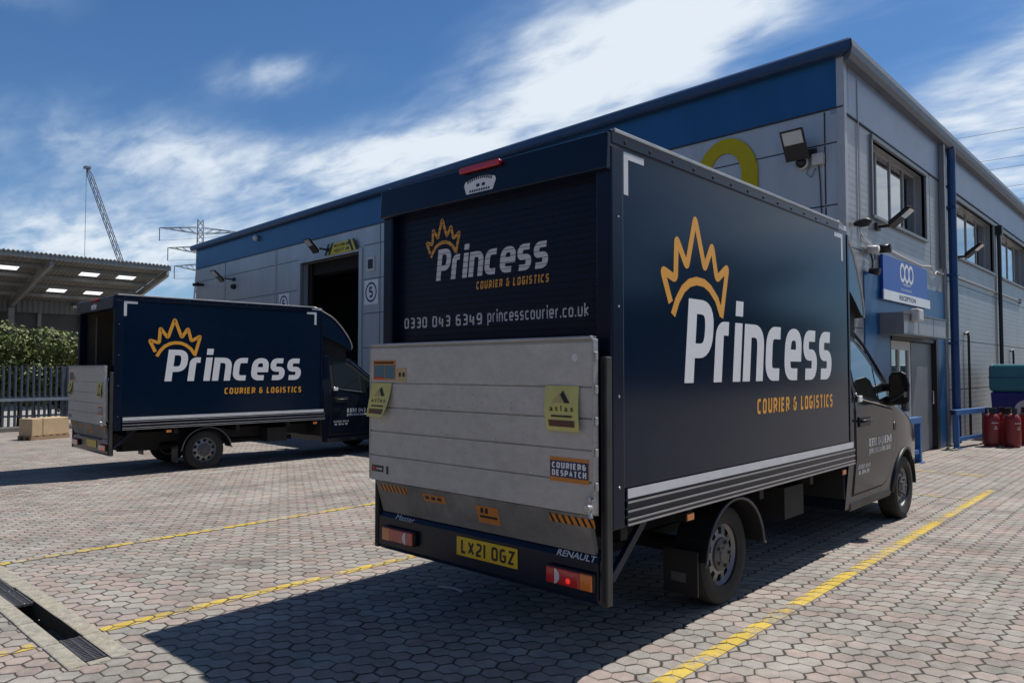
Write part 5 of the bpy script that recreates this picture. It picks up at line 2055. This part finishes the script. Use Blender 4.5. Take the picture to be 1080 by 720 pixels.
        c.add(P + Q, [tuple(range(n)), tuple(range(2 * n - 1, n - 1, -1))] + [(i, (i + 1) % n, n + (i + 1) % n, n + i) for i in range(n)])
        mh = c.build("mirror_head", Mt['black'], mi, bevel=.018, seg=3)
        c = MB()
        c.add([(s * (1.135 + (x - 1.135) * .80), 4.866, 1.46 + (z - 1.46) * .82) for x, z in prof], [tuple(range(n))])
        c.build("mirror_glass", Mt['glass'], mh)
        # step / sill
        c = MB()
        c.box(s * .70, s * .945, 3.95, 5.2, .31, .40)
        c.build("sill_step", Mt['black'], T, bevel=.02)
        c = MB()
        c.box(s * .70, s * .93, 3.855, 4.0, .40, 2.05)
        c.build("cab_rear_pillar", Mt['navy'], T, bevel=.02)
    # ---- luton pod over the cab
    prof = [(3.55, 2.992), (3.66, 2.972), (3.86, 2.89), (4.00, 2.83), (4.12, 2.755), (4.27, 2.62), (4.42, 2.45), (4.50, 2.33), (4.535, 2.23),
            (4.52, 2.17), (4.40, 2.20), (4.20, 2.29), (4.00, 2.37), (3.835, 2.42)]
    fr = [-1, -.985, -.94, -.80, -.5, 0, .5, .80, .94, .985, 1]
    V, F, F2 = [], [], []
    n = len(prof)
    for u in fr:
        bulge = .16 * (1 - abs(u) ** 3.2)
        for y, z in prof:
            w = max(0, min(1, (y - 3.62) / .6))
            V.append((u * (1.013 - .105 * max(0, y - 3.6)), y + bulge * w, z))
    for i in range(len(fr) - 1):
        for j in range(n):
            k = (j + 1) % n
            (F2 if j in (9, 10, 11, 12) else F).append((i * n + j, i * n + k, (i + 1) * n + k, (i + 1) * n + j))  # underside faces go black, the shade below the pod put into colour
    F += [tuple(range(n)), tuple((len(fr) - 1) * n + j for j in range(n))]
    c = MB()
    c.add(V, F)
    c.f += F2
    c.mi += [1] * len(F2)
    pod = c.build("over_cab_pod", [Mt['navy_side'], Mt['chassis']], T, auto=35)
    for s in (1, -1):
        c = MB()
        c.tube([(s * (1.011 - .105 * max(0, y - 3.6)), y, z) for y, z in prof[:10]], .013, 8)
        c.build("pod_edge_trim", Mt['alloy'], pod, smooth=True)
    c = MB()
    c.box(-.86, .86, 3.836, 4.42, 1.95, 2.42)  # black filler box standing in for the shade between pod and cab roof
    c.build("pod_shade_filler", Mt['chassis'], pod)
    # front vertical trim of the box
    for s in (1, -1):
        c = MB()
        c.box(s * (HW + .0005), s * (HW + .007), BL - .015, BL + .03, .80, 2.90)
        c.build("front_trim", Mt['navy'], T, bevel=.003)
    return T


truck = make_truck()
truck.location = (-3.373, 3.335, 0)
truck['label'] = "nearer dark blue box truck with its shutter down and grey tail lift folded up"
truck['category'] = "truck"
truck['group'] = "dark blue courier box trucks"
truck2 = copy_tree(truck, None, skip=("roller_shutter", "plate_lettering"))
truck2.location = (-13.852, 4.40, -0.114)
truck2.rotation_euler = (0, 0, R(-2.07))
truck2['label'] = "farther dark blue box truck with its rear shutter rolled open, nose at the goods door"
# what shows inside the open rear of the far truck
mb = MB()
for k, x in enumerate((-.45, .30)):
    pass
ob = MB()
ob.tube([(-.82, .25, .85), (-.82, .25, 2.70)], .02, 8)
ob.tube([(-.10, .9, .85), (-.10, .9, 2.70)], .02, 8)
p = ob.build("load_pole", Mt['hubcap'], None)
p.parent = truck2


# ------------------------------------------------------------------ things by the entrance
def build_barrier(y0, y1, x0, x1, label):
    t = thing("safety_barrier", label, "barrier", (x0, y0, 0), "blue steel barriers")
    for f in (0.02, .97):
        x, y = x0 + (x1 - x0) * f, y0 + (y1 - y0) * f
        mb = MB()
        mb.box(x - .05, x + .05, y - .05, y + .05, 0, .70)
        mb.build("post", Mt['blue_barrier'], t, bevel=.006)
        mb = MB()
        mb.box(x - .09, x + .09, y - .09, y + .09, 0, .015)
        mb.build("base_plate", Mt['blue_barrier'], t)
    mb = MB()
    mb.beam((x0 - (x1 - x0) * .06, y0 - .10, .755), (x1, y1, .755), .12, .11)
    r = mb.build("top_rail", Mt['blue_barrier'], t, bevel=.006)
    mb = MB()
    mb.beam((x0 + (x1 - x0) * .06, y0 + .09, .20), (x1 - (x1 - x0) * .06, y1 - .09, .20), .07, .08)
    mb.build("low_rail", Mt['blue_barrier'], t, bevel=.006)
    mb = MB()
    mb.beam((x0 - (x1 - x0) * .06 , y0 - .103, .755), (x0 - (x1 - x0) * .06, y0 - .1002, .755), .10, .09)
    mb.build("end_cap", Mt['black'], r)


build_barrier(17.55, 19.3, -3.72, -3.50, "blue steel barrier between the reception door and the red gas bottles")
build_barrier(13.3, 14.62, -3.72, -3.68, "blue steel barrier half hidden behind the nose of the nearer truck")


def gas_bottle():
    t = thing("gas_bottle", "b", "gas bottle", (0, 0, 0), "red gas bottles")
    mb = MB()
    mb.lathe([(.0, .03), (.15, .03), (.165, .06), (.168, .10), (.168, .56), (.160, .63), (.12, .69), (.06, .72), (.04, .73), (0, .73)], (0, 0, 0), (0, 0, 1), 28)
    body = mb.build("body", Mt['red_bottle'], t, auto=40)
    mb = MB()
    mb.lathe([(.125, 0), (.145, 0), (.145, .05), (.125, .05)], (0, 0, 0), (0, 0, 1), 24, closed=True)
    mb.build("foot_ring", Mt['red_bottle'], t, auto=40)
    mb = MB()
    n = 24
    for k in range(n):
        if k % 8 in (0, 1):
            continue
        a0, a1 = 2 * pi * k / n, 2 * pi * (k + 1) / n
        P = [(r * cos(a), r * sin(a), z) for z in (.69, .80) for (r, a) in ((.105, a0), (.105, a1), (.098, a1), (.098, a0))]
        mb.hexa(P)
    mb.lathe([(.092, .80), (.11, .80), (.11, .825), (.092, .825)], (0, 0, 0), (0, 0, 1), 24, closed=True)
    mb.build("shroud", Mt['chassis'], t)
    mb = MB()
    mb.lathe([(.025, .72), (.025, .78), (.035, .78), (.035, .82), (0, .82)], (0, 0, 0), (0, 0, 1), 12)
    mb.tube([(0, 0, .77), (.07, -.03, .77)], .016, 8)
    mb.build("valve", Mt['chrome'], t, auto=40)
    mb = MB()

    def bp(a, c):
        an = R(-48) + a / .17
        return Vector((.1692 * cos(an), .1692 * sin(an), c))
    put_font(mb, "Calor", lambda a, c: bp(a - .10, .50 + c), 0, .20, 0, .055, .0) if False else None
    for z, w in ((.50, .16), (.42, .05), (.38, .08)):
        for k in range(6):
            a0 = -w / 2 + w * k / 6
            mb.add([bp(a0, z), bp(a0 + w / 7.5, z), bp(a0 + w / 7.5, z + .02), bp(a0, z + .02)], [(0, 1, 2, 3)])
    mb.build("body_lettering", Mt['grey_vinyl'], body, fix=False)
    return t


gb = gas_bottle()
spots = [(-3.30, 18.72, "red gas bottle next to the blue barrier, leftmost of the bottles"),
         (-2.94, 18.82, "red gas bottle in front, second from the blue barrier"),
         (-3.12, 19.22, "red gas bottle behind the front pair of bottles"),
         (-2.78, 19.62, "red gas bottle at the far right of the bottles beside the blue bin"),
         (-2.50, 19.9, "red gas bottle at the very edge of the photo")]
for i, (x, y, lb) in enumerate(spots):
    o = gb if i == 0 else copy_tree(gb)
    o.location = (x, y, 0)
    o.rotation_euler = (0, 0, R([0, 14, -30, 40, 9][i]))
    o['label'] = lb


def build_bin():
    t = thing("recycling_bin", "blue recycling container with a rounded teal lid behind the red gas bottles", "bin", (-3.2, 20.9, 0))
    x0, x1, y0, y1 = -3.66, -2.2, 20.75, 22.3
    mb = MB()
    mb.hexa([(x0 + .05, y0 + .05, .12), (x1 - .05, y0 + .05, .12), (x1 - .05, y1 - .05, .12), (x0 + .05, y1 - .05, .12),
             (x0, y0, 1.12), (x1, y0, 1.12), (x1, y1, 1.12), (x0, y1, 1.12)])
    b = mb.build("body", Mt['bin_blue'], t, bevel=.05, seg=3)
    mb = MB()
    mb.box(x0 - .03, x1 + .03, y0 - .03, y1 + .03, 1.122, 1.78)
    mb.build("lid", Mt['teal_lid'], t, bevel=.10, seg=4)
    mb = MB()
    mb.box(x0 - .036, x1 + .036, y0 - .036, y1 + .036, 1.45, 1.47)
    mb.build("lid_rim", Mt['bin_blue'], t)
    for x in (x0 + .2, x1 - .2):
        for y in (y0 + .2, y1 - .2):
            mb = MB()
            mb.lathe([(0, -.025), (.09, -.025), (.10, -.015), (.10, .015), (.09, .025), (0, .025)], (x, y, .10), (0, 1, 0), 16)
            mb.build("wheel", Mt['rubber'], t)
    mb = MB()
    put = [Vector((x0 + .72 + .24 * cos(2 * pi * k / 24), .70 + .24 * sin(2 * pi * k / 24))) for k in range(24)]
    mb.add([(p.x, y0 + .05 - (p.y - .12) * .05 - .004, p.y) for p in put], [tuple(range(24))])
    mb.build("round_label", Mt['pale_plastic'], b, fix=False)


build_bin()

# rubble by the door column
for i, (x, y, r) in enumerate(((-3.78, 17.25, .06), (-3.70, 17.12, .045), (-3.66, 17.30, .04))):
    mb = MB()
    mb.lathe([(0, 0), (r, 0), (r * 1.1, r * .5), (r * .6, r), (0, r * 1.05)], (x, y, 0), (0, 0, 1), 7)
    tag(mb.build("rubble_stone", Mt['concrete'], smooth=False), "small pale stone on the paving at the reception door's right jamb", "stone", "pale stones by the reception door")

# ------------------------------------------------------------------ left background
def build_pallet():
    K = Vector((-21.95, 5.52, zg(-22.2)))
    ea, eb = Vector((-.356, .932, 0)), Vector((-.934, -.357, 0))
    LN, WD = 1.06, .52

    def q(a, b, h):
        return K + ea * a + eb * b + Vector((0, 0, h))

    def qbox(mb, a0, a1, b0, b1, h0, h1):
        mb.hexa([q(a0, b0, h0), q(a1, b0, h0), q(a1, b1, h0), q(a0, b1, h0), q(a0, b0, h1), q(a1, b0, h1), q(a1, b1, h1), q(a0, b1, h1)])
    t = thing("pallet", "small wooden pallet on the paving under the long cardboard box by the fence", "pallet", K)
    for k in range(3):
        mb = MB()
        b = (WD - .09) * k / 2
        qbox(mb, 0, LN, b, b + .09, 0, .085)
        mb.build("bearer", Mt['wood'], t)
    for k in range(6):
        mb = MB()
        a = (LN - .11) * k / 5
        qbox(mb, a, a + .11, 0, WD, .086, .106)
        mb.build("deck_board", Mt['wood'], t)
    b = thing("cardboard_box", "long low brown cardboard box on the pallet in front of the fence", "box", q(0, 0, .107))
    mb = MB()
    qbox(mb, .02, LN - .01, .01, WD - .01, .107, .55)
    bx = mb.build("carton", Mt['card'], b, bevel=.012)
    for a0 in (.30,):
        mb = MB()
        qbox(mb, a0, a0 + .035, .006, WD - .006, .110, .553)
        mb.build("tape", Mt['tape'], bx)


build_pallet()


def build_fence():
    X, Z = -26.0, -.2
    t = thing("palisade_fence", "dark steel palisade fence with pointed pales in front of the hedge", "fence", (X, 6, Z))
    mb = MB()
    y = -6.0
    rnd = random.Random(5)
    while y < 13.0:
        w = .036
        h = 2.0 + rnd.uniform(-.015, .015)
        # W-section pale with a pointed head
        mb.prism([(X + .02, y - w, Z + .06), (X + .02, y + w, Z + .06), (X + .02, y + w, Z + h - .09), (X + .02, y, Z + h), (X + .02, y - w, Z + h - .09)], (.012, 0, 0))
        mb.box(X + .032, X + .045, y - .010, y + .010, Z + .06, Z + h - .07)
        y += .155
    mb.build("pales", Mt['fence'], t)
    for z in (.42, 0.98):
        mb = MB()
        mb.box(X - .03, X + .0195, -6, 13, Z + z, Z + z + .055)
        mb.build("rail", Mt['fence'], t)
    mb = MB()
    mb.box(X + .05, X + .11, -6, 13, Z + .90, Z + .985)
    mb.build("rail", Mt['rail'], t)
    for k in range(8):
        mb = MB()
        y = -5.6 + 2.6 * k
        mb.box(X - .11, X - .031, y - .05, y + .05, Z, Z + 1.95)
        mb.build("post", Mt['fence'], t)
    k = thing("kerb", "low stone kerb running along the foot of the palisade fence", "kerb", (X, 6, Z))
    mb = MB()
    mb.box(X - .05, X + .25, -6.2, 13.0, Z - .05, Z + .14)
    mb.build("kerb_stones", Mt['stone'], k, bevel=.02)


build_fence()


def leaves(mb, n, sampler, size, rnd):
    V, F = [], []
    for _ in range(n):
        p, nrm = sampler()
        s = size * rnd.uniform(.6, 1.3)
        d = (nrm + Vector((rnd.gauss(0, .5), rnd.gauss(0, .5), rnd.gauss(0, .5) + .2))).normalized()
        u = d.orthogonal().normalized()
        u = (Matrix.Rotation(rnd.uniform(0, 6.28), 3, d) @ u)
        w = d.cross(u)
        k = len(V)
        V += [p - u * s, p + w * s * .45 + d * s * .1, p + u * s, p - w * s * .45 + d * s * .1]
        F.append((k, k + 1, k + 2, k + 3))
    mb.add(V, F)


def build_hedge():
    rnd = random.Random(11)
    t = thing("hedge", "tall clipped evergreen hedge with an uneven lumpy top behind the palisade fence", "hedge", (-27.6, 5, -.2))
    lumps = []
    y = -4.0
    while y < 12.6:
        for z, sx in ((.7, .6), (1.55, .8), (2.35, .85)):
            lumps.append((-27.6 + rnd.uniform(-.25, .25) + (.15 if z > 1 else 0), y + rnd.uniform(-.3, .3), z + rnd.uniform(-.2, .2),
                          rnd.uniform(.55, .8) * sx * 1.25, rnd.uniform(.5, .75) * (1.15 if z > 1 else .7), rnd.uniform(.42, .62) * (1.1 if z > 1 else .75)))
        y += .62

    def samp():
        c = rnd.choice(lumps)
        a, b = rnd.uniform(0, 2 * pi), math.acos(rnd.uniform(-1, 1))
        d = Vector((sin(b) * cos(a), sin(b) * sin(a), cos(b)))
        r = rnd.uniform(.72, 1.08)
        return Vector((c[0] + d.x * c[3] * r, c[1] + d.y * c[4] * r, c[2] + d.z * c[5] * r)), d
    mb = MB()
    leaves(mb, 60000, samp, .075, rnd)
    mb.build("foliage", Mt['leaf'], t, fix=False)
    mb = MB()
    y = -3.8
    while y < 12.4:
        x = -27.6 + rnd.uniform(-.2, .2)
        mb.tube([(x, y, -.2), (x + rnd.uniform(-.1, .1), y + rnd.uniform(-.1, .1), .7), (x + rnd.uniform(-.3, .3), y + rnd.uniform(-.3, .3), 1.9)], [.05, .035, .015], 6)
        y += .45
    mb.build("stems", Mt['bark'], t)


build_hedge()


def build_shed():
    t = thing("open_shed", "open fronted industrial shed with a sloping corrugated roof and bright skylights, behind the hedge", "shed", (-45, 8, -.2))
    xe, xw, ze, zw = -38.0, -45.0, 6.85, 5.35
    y0, y1 = -22.0, 15.5
    sl = (ze - zw) / (xe - xw)

    def rz(x):
        return zw + (x - xw) * sl
    sky = []
    y = y1 - 1.85 - 1.72 * 12
    rows = ((-40.55, -39.65), (-43.5, -42.58))
    ycols = []
    for r, (a, b) in enumerate(rows):
        k = 0
        yy = 12.9 + (.85 if r == 0 else .25)
        while yy > y0 + 2:
            # skylights come in pairs of bays
            if not (r == 1 and k % 5 == 2) and k not in ((2, 5, 8, 11, 14) if r == 0 else ()):
                sky.append((a, b, yy, yy + .84))
            yy -= 1.72
            k += 1
    A = sorted({xe, xw - .4} | {s[0] for s in sky} | {s[1] for s in sky})
    B = sorted({y0, y1} | {s[2] for s in sky} | {s[3] for s in sky})
    mb = MB()
    for p, q in zip(A, A[1:]):
        for r, s in zip(B, B[1:]):
            if any(k[0] <= p and q <= k[1] and k[2] <= r and s <= k[3] for k in sky):
                continue
            mb.add([(p, r, rz(p)), (q, r, rz(q)), (q, s, rz(q)), (p, s, rz(p))], [(0, 1, 2, 3)])
    # rear slope going down behind the wall
    mb.add([(xw - .4, y0, rz(xw - .4)), (xw - .4, y1, rz(xw - .4)), (xw - 16, y1, 4.9), (xw - 16, y0, 4.9)], [(0, 1, 2, 3)])
    roof = mb.build("roof", Mt['shed_roof'], t, fix=False)
    for k in sky:
        m = MB()
        m.add([(k[0], k[2], rz(k[0]) + .01), (k[1], k[2], rz(k[1]) + .01), (k[1], k[3], rz(k[1]) + .01), (k[0], k[3], rz(k[0]) + .01)], [(0, 1, 2, 3)])
        m.build("skylight", Mt['skylight'], roof, fix=False)
    # wavy eaves edge, fascia, purlins, rafters
    mb = MB()
    V, F = [], []
    n = int((y1 - y0) / .045)
    for i in range(n + 1):
        y = y0 + (y1 - y0) * i / n
        w = .035 * sin(2 * pi * y / .18)
        V += [(xe + .06, y, ze + .045 + w), (xe + .06, y, ze - .01 + w), (xe - .3, y, rz(xe - .3) + .05 + w)]
    for i in range(n):
        F += [(3 * i, 3 * i + 1, 3 * i + 4, 3 * i + 3), (3 * i, 3 * i + 3, 3 * i + 5, 3 * i + 2)]
    mb.add(V, F)
    mb.build("roof_edge", Mt['verge'], roof, fix=False)
    mb = MB()
    mb.box(xe - .04, xe + .03, y0, y1, ze - .22, ze - .03)
    mb.build("fascia", Mt['shed_steel'], t)
    mb = MB()
    for x in (-39.4, -40.85, -42.3, -43.8):
        mb.box(x - .04, x + .04, y0, y1 - .1, rz(x) - .20, rz(x) - .02)
    mb.build("purlins", Mt['shed_steel'], t)
    y = 15.38
    for k in range(6):
        mb = MB()
        mb.beam((xe - .1, y, ze - .34), (xw, y, zw - .38), .16, .30)
        mb.build("rafter", Mt['shed_steel'], t)
        mb = MB()
        mb.box(xw + .05, xw + .3, y - .13, y + .13, -.2, zw - .5)
        mb.build("column", Mt['shed_steel'], t)
        y -= 5.15
    mb = MB()
    mb.box(xw - .1, xw, y0, y1, 3.9 + .75, 5.3)
    mb.build("sheeted_wall", Mt['shed_wall'], t)
    mb = MB()
    mb.box(xw - .4, xw - .3, y0, y1, -.2, 4.7)
    mb.build("rear_wall", mat("shed_dark_panel", (0.07, 0.068, 0.065), .7, var=.2, scale=.6), t)
    mb = MB()
    for y in (11.6, 13.6, 9.6, 7.6, 5.6):
        mb.box(xw - .29, xw - .12, y - .08, y + .08, -.2, 4.65)
    mb.build("door_post", Mt['shed_steel'], t)
    mb = MB()
    mb.box(xw + .0, xw + .35, 13.05, 13.45, 5.0, 5.12)
    mb.build("hanging_lamp", Mt['pale_plastic'], t)


build_shed()


# ------------------------------------------------------------------ pylons, lines and crane
PYL_AX = Vector((-.46, -.89, 0)).normalized()   # direction of the cross-arms


def lattice(mb, b0, b1, w0, w1, ax, ay, n, t):
    """four-legged square lattice between two heights"""
    def corner(k, f):
        c = b0.lerp(b1, f)
        w = w0 + (w1 - w0) * f
        sx, sy = ((-1, -1), (1, -1), (1, 1), (-1, 1))[k % 4]
        return c + ax * (sx * w / 2) + ay * (sy * w / 2)
    for k in range(4):
        mb.beam(corner(k, 0), corner(k, 1), t * 1.5)
    for i in range(n):
        f0, f1 = i / n, (i + 1) / n
        for k in range(4):
            mb.beam(corner(k, f0), corner(k + 1, f1), t)
            mb.beam(corner(k + 1, f0), corner(k, f1), t)
            if i % 2 == 0:
                mb.beam(corner(k, f0), corner(k + 1, f0), t)


def build_pylon(base, H, label):
    t = thing("pylon", label, "pylon", base)
    ax = PYL_AX
    ay = Vector((-ax.y, ax.x, 0))
    B = Vector(base)
    mb = MB()
    lattice(mb, B, B + Vector((0, 0, H * .66)), 5.0, 1.7, ax, ay, 12, .13)
    lattice(mb, B + Vector((0, 0, H * .66)), B + Vector((0, 0, H)), 1.7, 1.3, ax, ay, 8, .11)
    body = mb.build("tower", Mt['pylon'], t, fix=False)
    tips = []
    for z, ln in ((H - 3.0, 9.6), (H - 8.0, 7.6), (H - 12.6, 6.0)):
        for s in (1, -1):
            mb = MB()
            tip = B + ax * (s * ln) + Vector((0, 0, z + .3))
            for q in (-1, 1):
                root = B + ax * (s * .9) + ay * (q * .9)
                mb.beam(root + Vector((0, 0, z + .9)), tip, .15)
                mb.beam(root + Vector((0, 0, z - .6)), tip, .15)
                for f in (.25, .5, .75):
                    a = (root + Vector((0, 0, z + .9))).lerp(tip, f)
                    b = (root + Vector((0, 0, z - .6))).lerp(tip, f - .2)
                    mb.beam(a, b, .10)
            mb.build("cross_arm", Mt['pylon'], t, fix=False)
            mb = MB()
            mb.beam(tip, tip - Vector((0, 0, 3.3)), .16)
            mb.build("insulator", Mt['wire'], t, fix=False)
            tips.append(tip - Vector((0, 0, 3.3)))
    return tips


tA = build_pylon((-188.5, 84.2, -1), 41.4, "steel lattice electricity pylon rising behind the left end of the warehouse")
tB = build_pylon((10.0, 142.0, -1), 45.0, "steel lattice electricity pylon beyond the right edge of the photo")
for i, (a, b) in enumerate(zip(tA, tB)):
    P = []
    for k in range(25):
        f = k / 24
        p = a.lerp(b, f)
        p.z -= 4 * 3.0 * f * (1 - f)
        P.append(p)
    o = MB().tube(P, .035, 5).build("power_line", Mt['wire'], fix=False)
    tag(o, "thin overhead power line strung from the pylon across the sky at upper right", "cable", "overhead power lines")


def build_crane():
    tip, low = Vector((-177.06, 53.88, 45.75)), Vector((-171.6, 58.96, 25.92))
    d = (low - tip).normalized()
    foot = low + d * ((low.z - 3.0) / -d.z)
    t = thing("crawler_crane", "distant crane with a tall slanting lattice boom rising behind the shed", "crane", (foot.x, foot.y, -1))
    mb = MB()
    side = d.cross(Vector((0, 0, 1))).normalized()
    oth = side.cross(d).normalized()
    n = 22

    def c(k, f):
        w = .80 if f < .96 else .80 * (1 - (f - .96) / .04 * .7)
        w = w * (.4 + .6 * min(1, f / .06))
        sx, sy = ((-1, -1), (1, -1), (1, 1), (-1, 1))[k % 4]
        return foot.lerp(tip, f) + side * (sx * w / 2) + oth * (sy * w / 2)
    for k in range(4):
        for i in range(n):
            mb.beam(c(k, i / n), c(k, (i + 1) / n), .14)
            mb.beam(c(k, i / n), c(k + 1, (i + 1) / n), .06)
    mb.box(tip.x - .6, tip.x + .6, tip.y - .6, tip.y + .6, tip.z - .25, tip.z + .25)
    mb.build("boom", Mt['crane'], t, fix=False)
    mb = MB()
    mb.tube([tip + Vector((-1.1, .2, 0)), tip + Vector((-1.1, .2, -34))], .05, 5)
    mb.box(tip.x - 1.5, tip.x - .7, tip.y - .2, tip.y + .6, tip.z - 35.5, tip.z - 34)
    mb.build("hoist_rope", Mt['wire'], t, fix=False)
    mb = MB()
    mb.box(foot.x - 3.0, foot.x + 3.5, foot.y - 2.2, foot.y + 2.2, 1.2, 3.6)
    mb.build("cab", Mt['sticker_orange'], t, bevel=.2)
    for s in (-1, 1):
        mb = MB()
        mb.box(foot.x - 4, foot.x + 4, foot.y + s * 2.2 - .5, foot.y + s * 2.2 + .5, -1, .9)
        mb.build("track", Mt['chassis'], t, bevel=.3)


build_crane()


# ------------------------------------------------------------------ across the yard (seen in the paintwork and the glass)
def build_opposite():
    t = thing("opposite_warehouse", "long grey warehouse across the yard, mirrored in the truck's side", "warehouse", (27, 30, 0))
    mb = MB()
    mb.box(27, 60, -14, 90, -.1, 7.4)
    mb.build("wall", Mt['far_wall'], t)
    mb = MB()
    mb.prism([(26.6, -14.4, 7.405), (43.5, -14.4, 9.4), (60.4, -14.4, 7.405)], (0, 104.8, 0))
    mb.build("roof", Mt['shed_steel'], t)
    for k in range(9):
        mb = MB()
        y = -8 + k * 10.6
        mb.box(26.93, 26.999, y, y + 4.2, 0, 4.6)
        mb.build("roller_door", Mt['blue_trim'], t)
    mb = MB()
    mb.box(26.9, 26.998, -14, 90, 6.4, 7.3)
    mb.build("blue_band", Mt['blue_band'], t)
    t2 = thing("added_sky_blocker", "unseen warehouse added behind the camera to block sky light and darken the rear shutter", "warehouse", (-12, -26, 0))  # added out of view to cut sky light and darken the shutter's reflection
    mb = MB()
    mb.box(-40, 20, -40, -22, -.3, 8.0)
    mb.build("wall", mat("blocker_brick", (0.12, 0.075, 0.055), .85, var=.3, scale=4), t2)
    mb = MB()
    mb.box(-40.4, 20.4, -40.4, -21.6, 8.002, 8.4)
    mb.build("roof", Mt['shed_steel'], t2)
    rnd = random.Random(21)
    for i, (x, y, h) in enumerate(((21.5, 22, 9.0), (22.5, 33, 11.0), (21, 46, 10.0), (22.5, 60, 12.0))):
        tr = thing("tree", "leafy tree across the yard, mirrored in the truck's side", "tree", (x, y, 0), "trees across the yard")
        mb = MB()
        mb.tube([(x, y, 0), (x + .1, y, h * .3), (x, y + .2, h * .55), (x + .2, y, h * .8)], [.28, .2, .13, .05], 8)
        for k in range(7):
            a = k * .9
            z = h * (.35 + .06 * k)
            mb.tube([(x, y, z), (x + 1.6 * cos(a), y + 1.6 * sin(a), z + 1.1)], [.08, .03], 6)
        mb.build("trunk", Mt['bark'], tr)
        lum = [(x + rnd.gauss(0, 1.3), y + rnd.gauss(0, 1.5), h * rnd.uniform(.4, .92), rnd.uniform(.8, 1.4)) for _ in range(22)]

        def samp(lum=lum):
            c = rnd.choice(lum)
            a, b = rnd.uniform(0, 2 * pi), math.acos(rnd.uniform(-1, 1))
            d = Vector((sin(b) * cos(a), sin(b) * sin(a), cos(b)))
            r = c[3] * rnd.uniform(.5, 1.1)
            return Vector((c[0] + d.x * r, c[1] + d.y * r, c[2] + d.z * r)), d
        mb = MB()
        leaves(mb, 4500, samp, .2, rnd)
        mb.build("crown", Mt['leaf2'], tr, fix=False)


build_opposite()

# loose grit on the paving
rnd = random.Random(9)
mb = MB()
for _ in range(420):
    x, y = rnd.uniform(-11, -.2), rnd.uniform(1.0, 9.0)
    r = rnd.uniform(.002, .0065)
    z = zg(x)
    mb.add([(x - r, y, z), (x, y - r * .8, z), (x + r, y, z), (x, y + r, z), (x + r * .1, y, z + r)], [(0, 1, 4), (1, 2, 4), (2, 3, 4), (3, 0, 4)])
tag(mb.build("loose_grit", Mt['pale_plastic'], fix=False), kind='stuff')

# litter under the truck's shadow
mb = MB()
mb.tube([(-4.25, 3.76, .012), (-4.13, 3.80, .016), (-4.02, 3.79, .012)], .008, 6)
tag(mb.build("litter_strip", Mt['pale_plastic']), "thin pale strip of litter on the shaded paving under the rear of the nearer truck", "litter")
